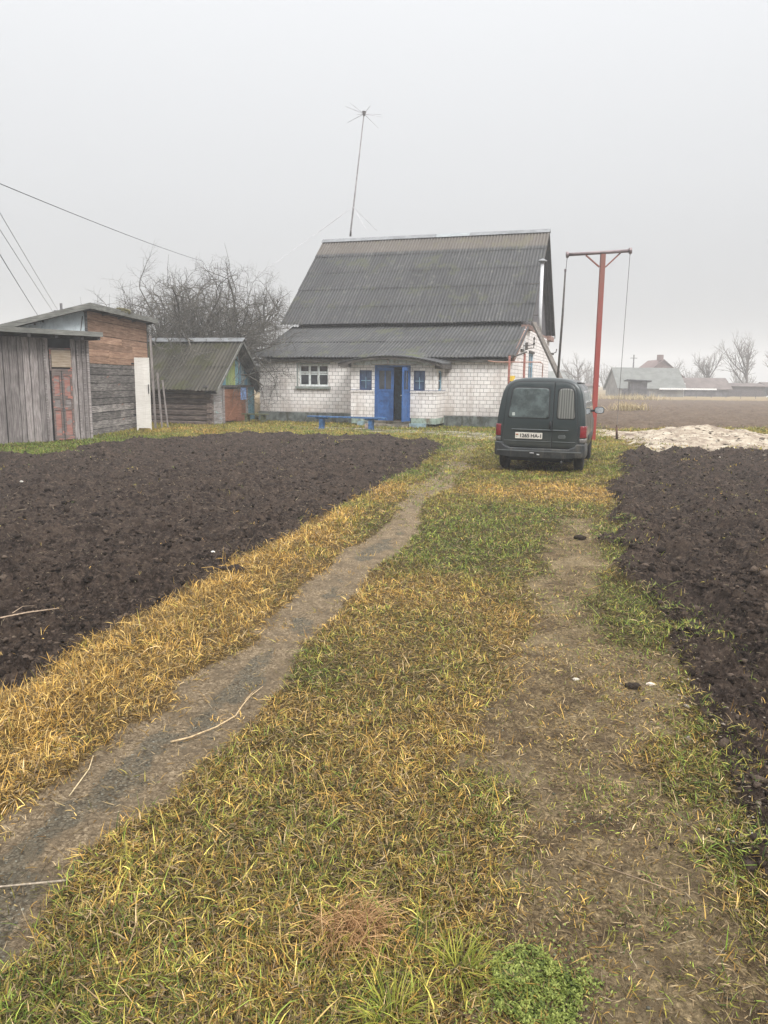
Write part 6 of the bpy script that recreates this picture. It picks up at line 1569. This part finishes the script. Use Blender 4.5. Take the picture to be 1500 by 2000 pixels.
def poles():
    for (x, y, h, lab) in ((40.5, 128, 6.4, 'thin utility pole rising above the barn roof'), (-23.8, 58, 7.1, 'top of a utility pole peeping over the tall shed roof'), (95, 205, 8, 'faint far pole near the right trees')):
        T = thing('utility_pole', lab, 'pole', (x, y, 0))
        mb = MB(); mb.tube([(0, 0, -.3), (0, 0, h)], [.14, .10], 8); mb.build('shaft', W_FAR, T)
        mb = MB(); mb.box((-.55, -.05, h - .6), (.55, .05, h - .5)); mb.build('crossarm', W_FAR, T)
poles()
def far_bits():
    r2 = random.Random(8); WHT = plain('far_white_bits', (.8, .82, .84), .6, .3, var=.1)
    for i in range(5):
        T = bpy.data.objects
        x = 55.5 + i * .95 + r2.uniform(-.2, .2)
        mb = MB(); mb.tube([(x, 112 + r2.uniform(-1, 1), .0), (x + .05, 112, .25), (x + .1, 112, .5 + r2.uniform(-.15, .2))], [.16, .2, .08], 6)
        o = mb.build('white_sack', WHT); tag(o, 'small white sack in the row at the far right field edge', 'sack', 'white sacks at the field edge')
    mb = MB(); mb.tube([(31.4, 62, 0), (31.6, 62, .25), (31.9, 62.1, .35), (32.1, 62.1, .9)], [.12, .2, .14, .04], 7)
    mb.v = [(x * 1.0, y, z) for x, y, z in mb.v]
    o = mb.build('plastic_scrap', plain('pale_scrap', (.5, .47, .42), .8, .2)); tag(o, 'pale torn scrap standing up in the middle of the far ploughed field', 'scrap')
    # dry weed tufts in the far field and at its edge
    for (cx, cy_, rad, cnt, hgt, lab) in ((15.6, 49.5, .9, 420, .75, 'pale dry weed clump alone in the near part of the far field'), (26.5, 84, 2.6, 700, .9, 'pale dry weeds in front of the outhouse')):
        x = rng.normal(cx, rad * .6, cnt); y = rng.normal(cy_, rad * .5, cnt)
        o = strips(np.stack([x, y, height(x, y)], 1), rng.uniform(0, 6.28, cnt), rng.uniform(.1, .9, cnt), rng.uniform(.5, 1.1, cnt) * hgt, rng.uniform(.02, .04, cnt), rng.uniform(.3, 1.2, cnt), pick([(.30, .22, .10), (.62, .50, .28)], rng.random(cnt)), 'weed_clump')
        tag(o, lab, 'weeds', kind='stuff')
far_bits()
def field_fence():
    T = thing('wire_fence', 'thin line of short fence stakes along the far tan strip', 'fence', (44, 100, 0))
    for i in range(16):
        mb = MB(); mb.tube([(i * 1.9 - 4, 0, -.1), (i * 1.9 - 4, 0, .95)], .035, 5); mb.build('stake', W_FAR, T)
    mb = MB(); mb.tube([(-4, 0, .9), (24.5, 0, .9)], .008, 3); mb.build('wire', W_FAR, T)
field_fence()

# ------------------------------------------------------------------ overhead cables
def cables():
    K = plain('overhead_cable', (.10, .10, .105), .8, .2); KF = plain('thin_cable', (.16, .16, .165), .8, .2)
    def cab(a, b, sag, r, lab, mat=K, g=None):
        a, b = Vector(a), Vector(b); P = []
        for i in range(25):
            t = i / 24; p = a.lerp(b, t); p.z -= sag * 4 * t * (1 - t); P.append(tuple(p))
        mb = MB(); mb.tube(P, r, 5); o = mb.build('overhead_cable', mat); tag(o, lab, 'cable', g)
    cab((-10.8, 6.0, 3.9), (-5.5, 40.0, 6.4), .35, .012, 'dark cable sloping across the sky to the apple tree') if False else None
    cab((-6.43, 10, 4.76), (-7.9, 34.2, 6.72), .10, .008, 'dark cable running down across the sky to the apple tree')
    cab((-12.26, 24, 7.93), (-35.6, 90, 6.3), .1, .012, 'upper of the two faint thin wires at the left edge of the sky', KF)
    cab((-12.3, 24, 7.34), (-35.9, 90, 6.0), .1, .012, 'lower of the two faint thin wires at the left edge of the sky', KF)
    cab((-8.5, 17, 4.82), (-19.8, 46, 4.55), .05, .010, 'darker wire below the two faint ones, dropping behind the shed roof', K)
cables()
# ------------------------------------------------------------------ damp haze
def haze():
    mb = MB(); mb.box((-420, -30, -1.6), (420, 460, 17.5))
    m = bpy.data.materials.new('haze'); m.use_nodes = True; t = m.node_tree
    t.nodes.remove(t.nodes['Principled BSDF'])
    v = t.nodes.new('ShaderNodeVolumePrincipled'); v.inputs['Color'].default_value = (.84, .845, .85, 1)
    v.inputs['Density'].default_value = 0.0024; v.inputs['Anisotropy'].default_value = 0.0
    t.links.new(v.outputs[0], t.nodes['Material Output'].inputs['Volume'])
    o = mb.build('haze', m); tag(o, 'thin grey damp haze over the fields', 'haze', kind='stuff')
haze()
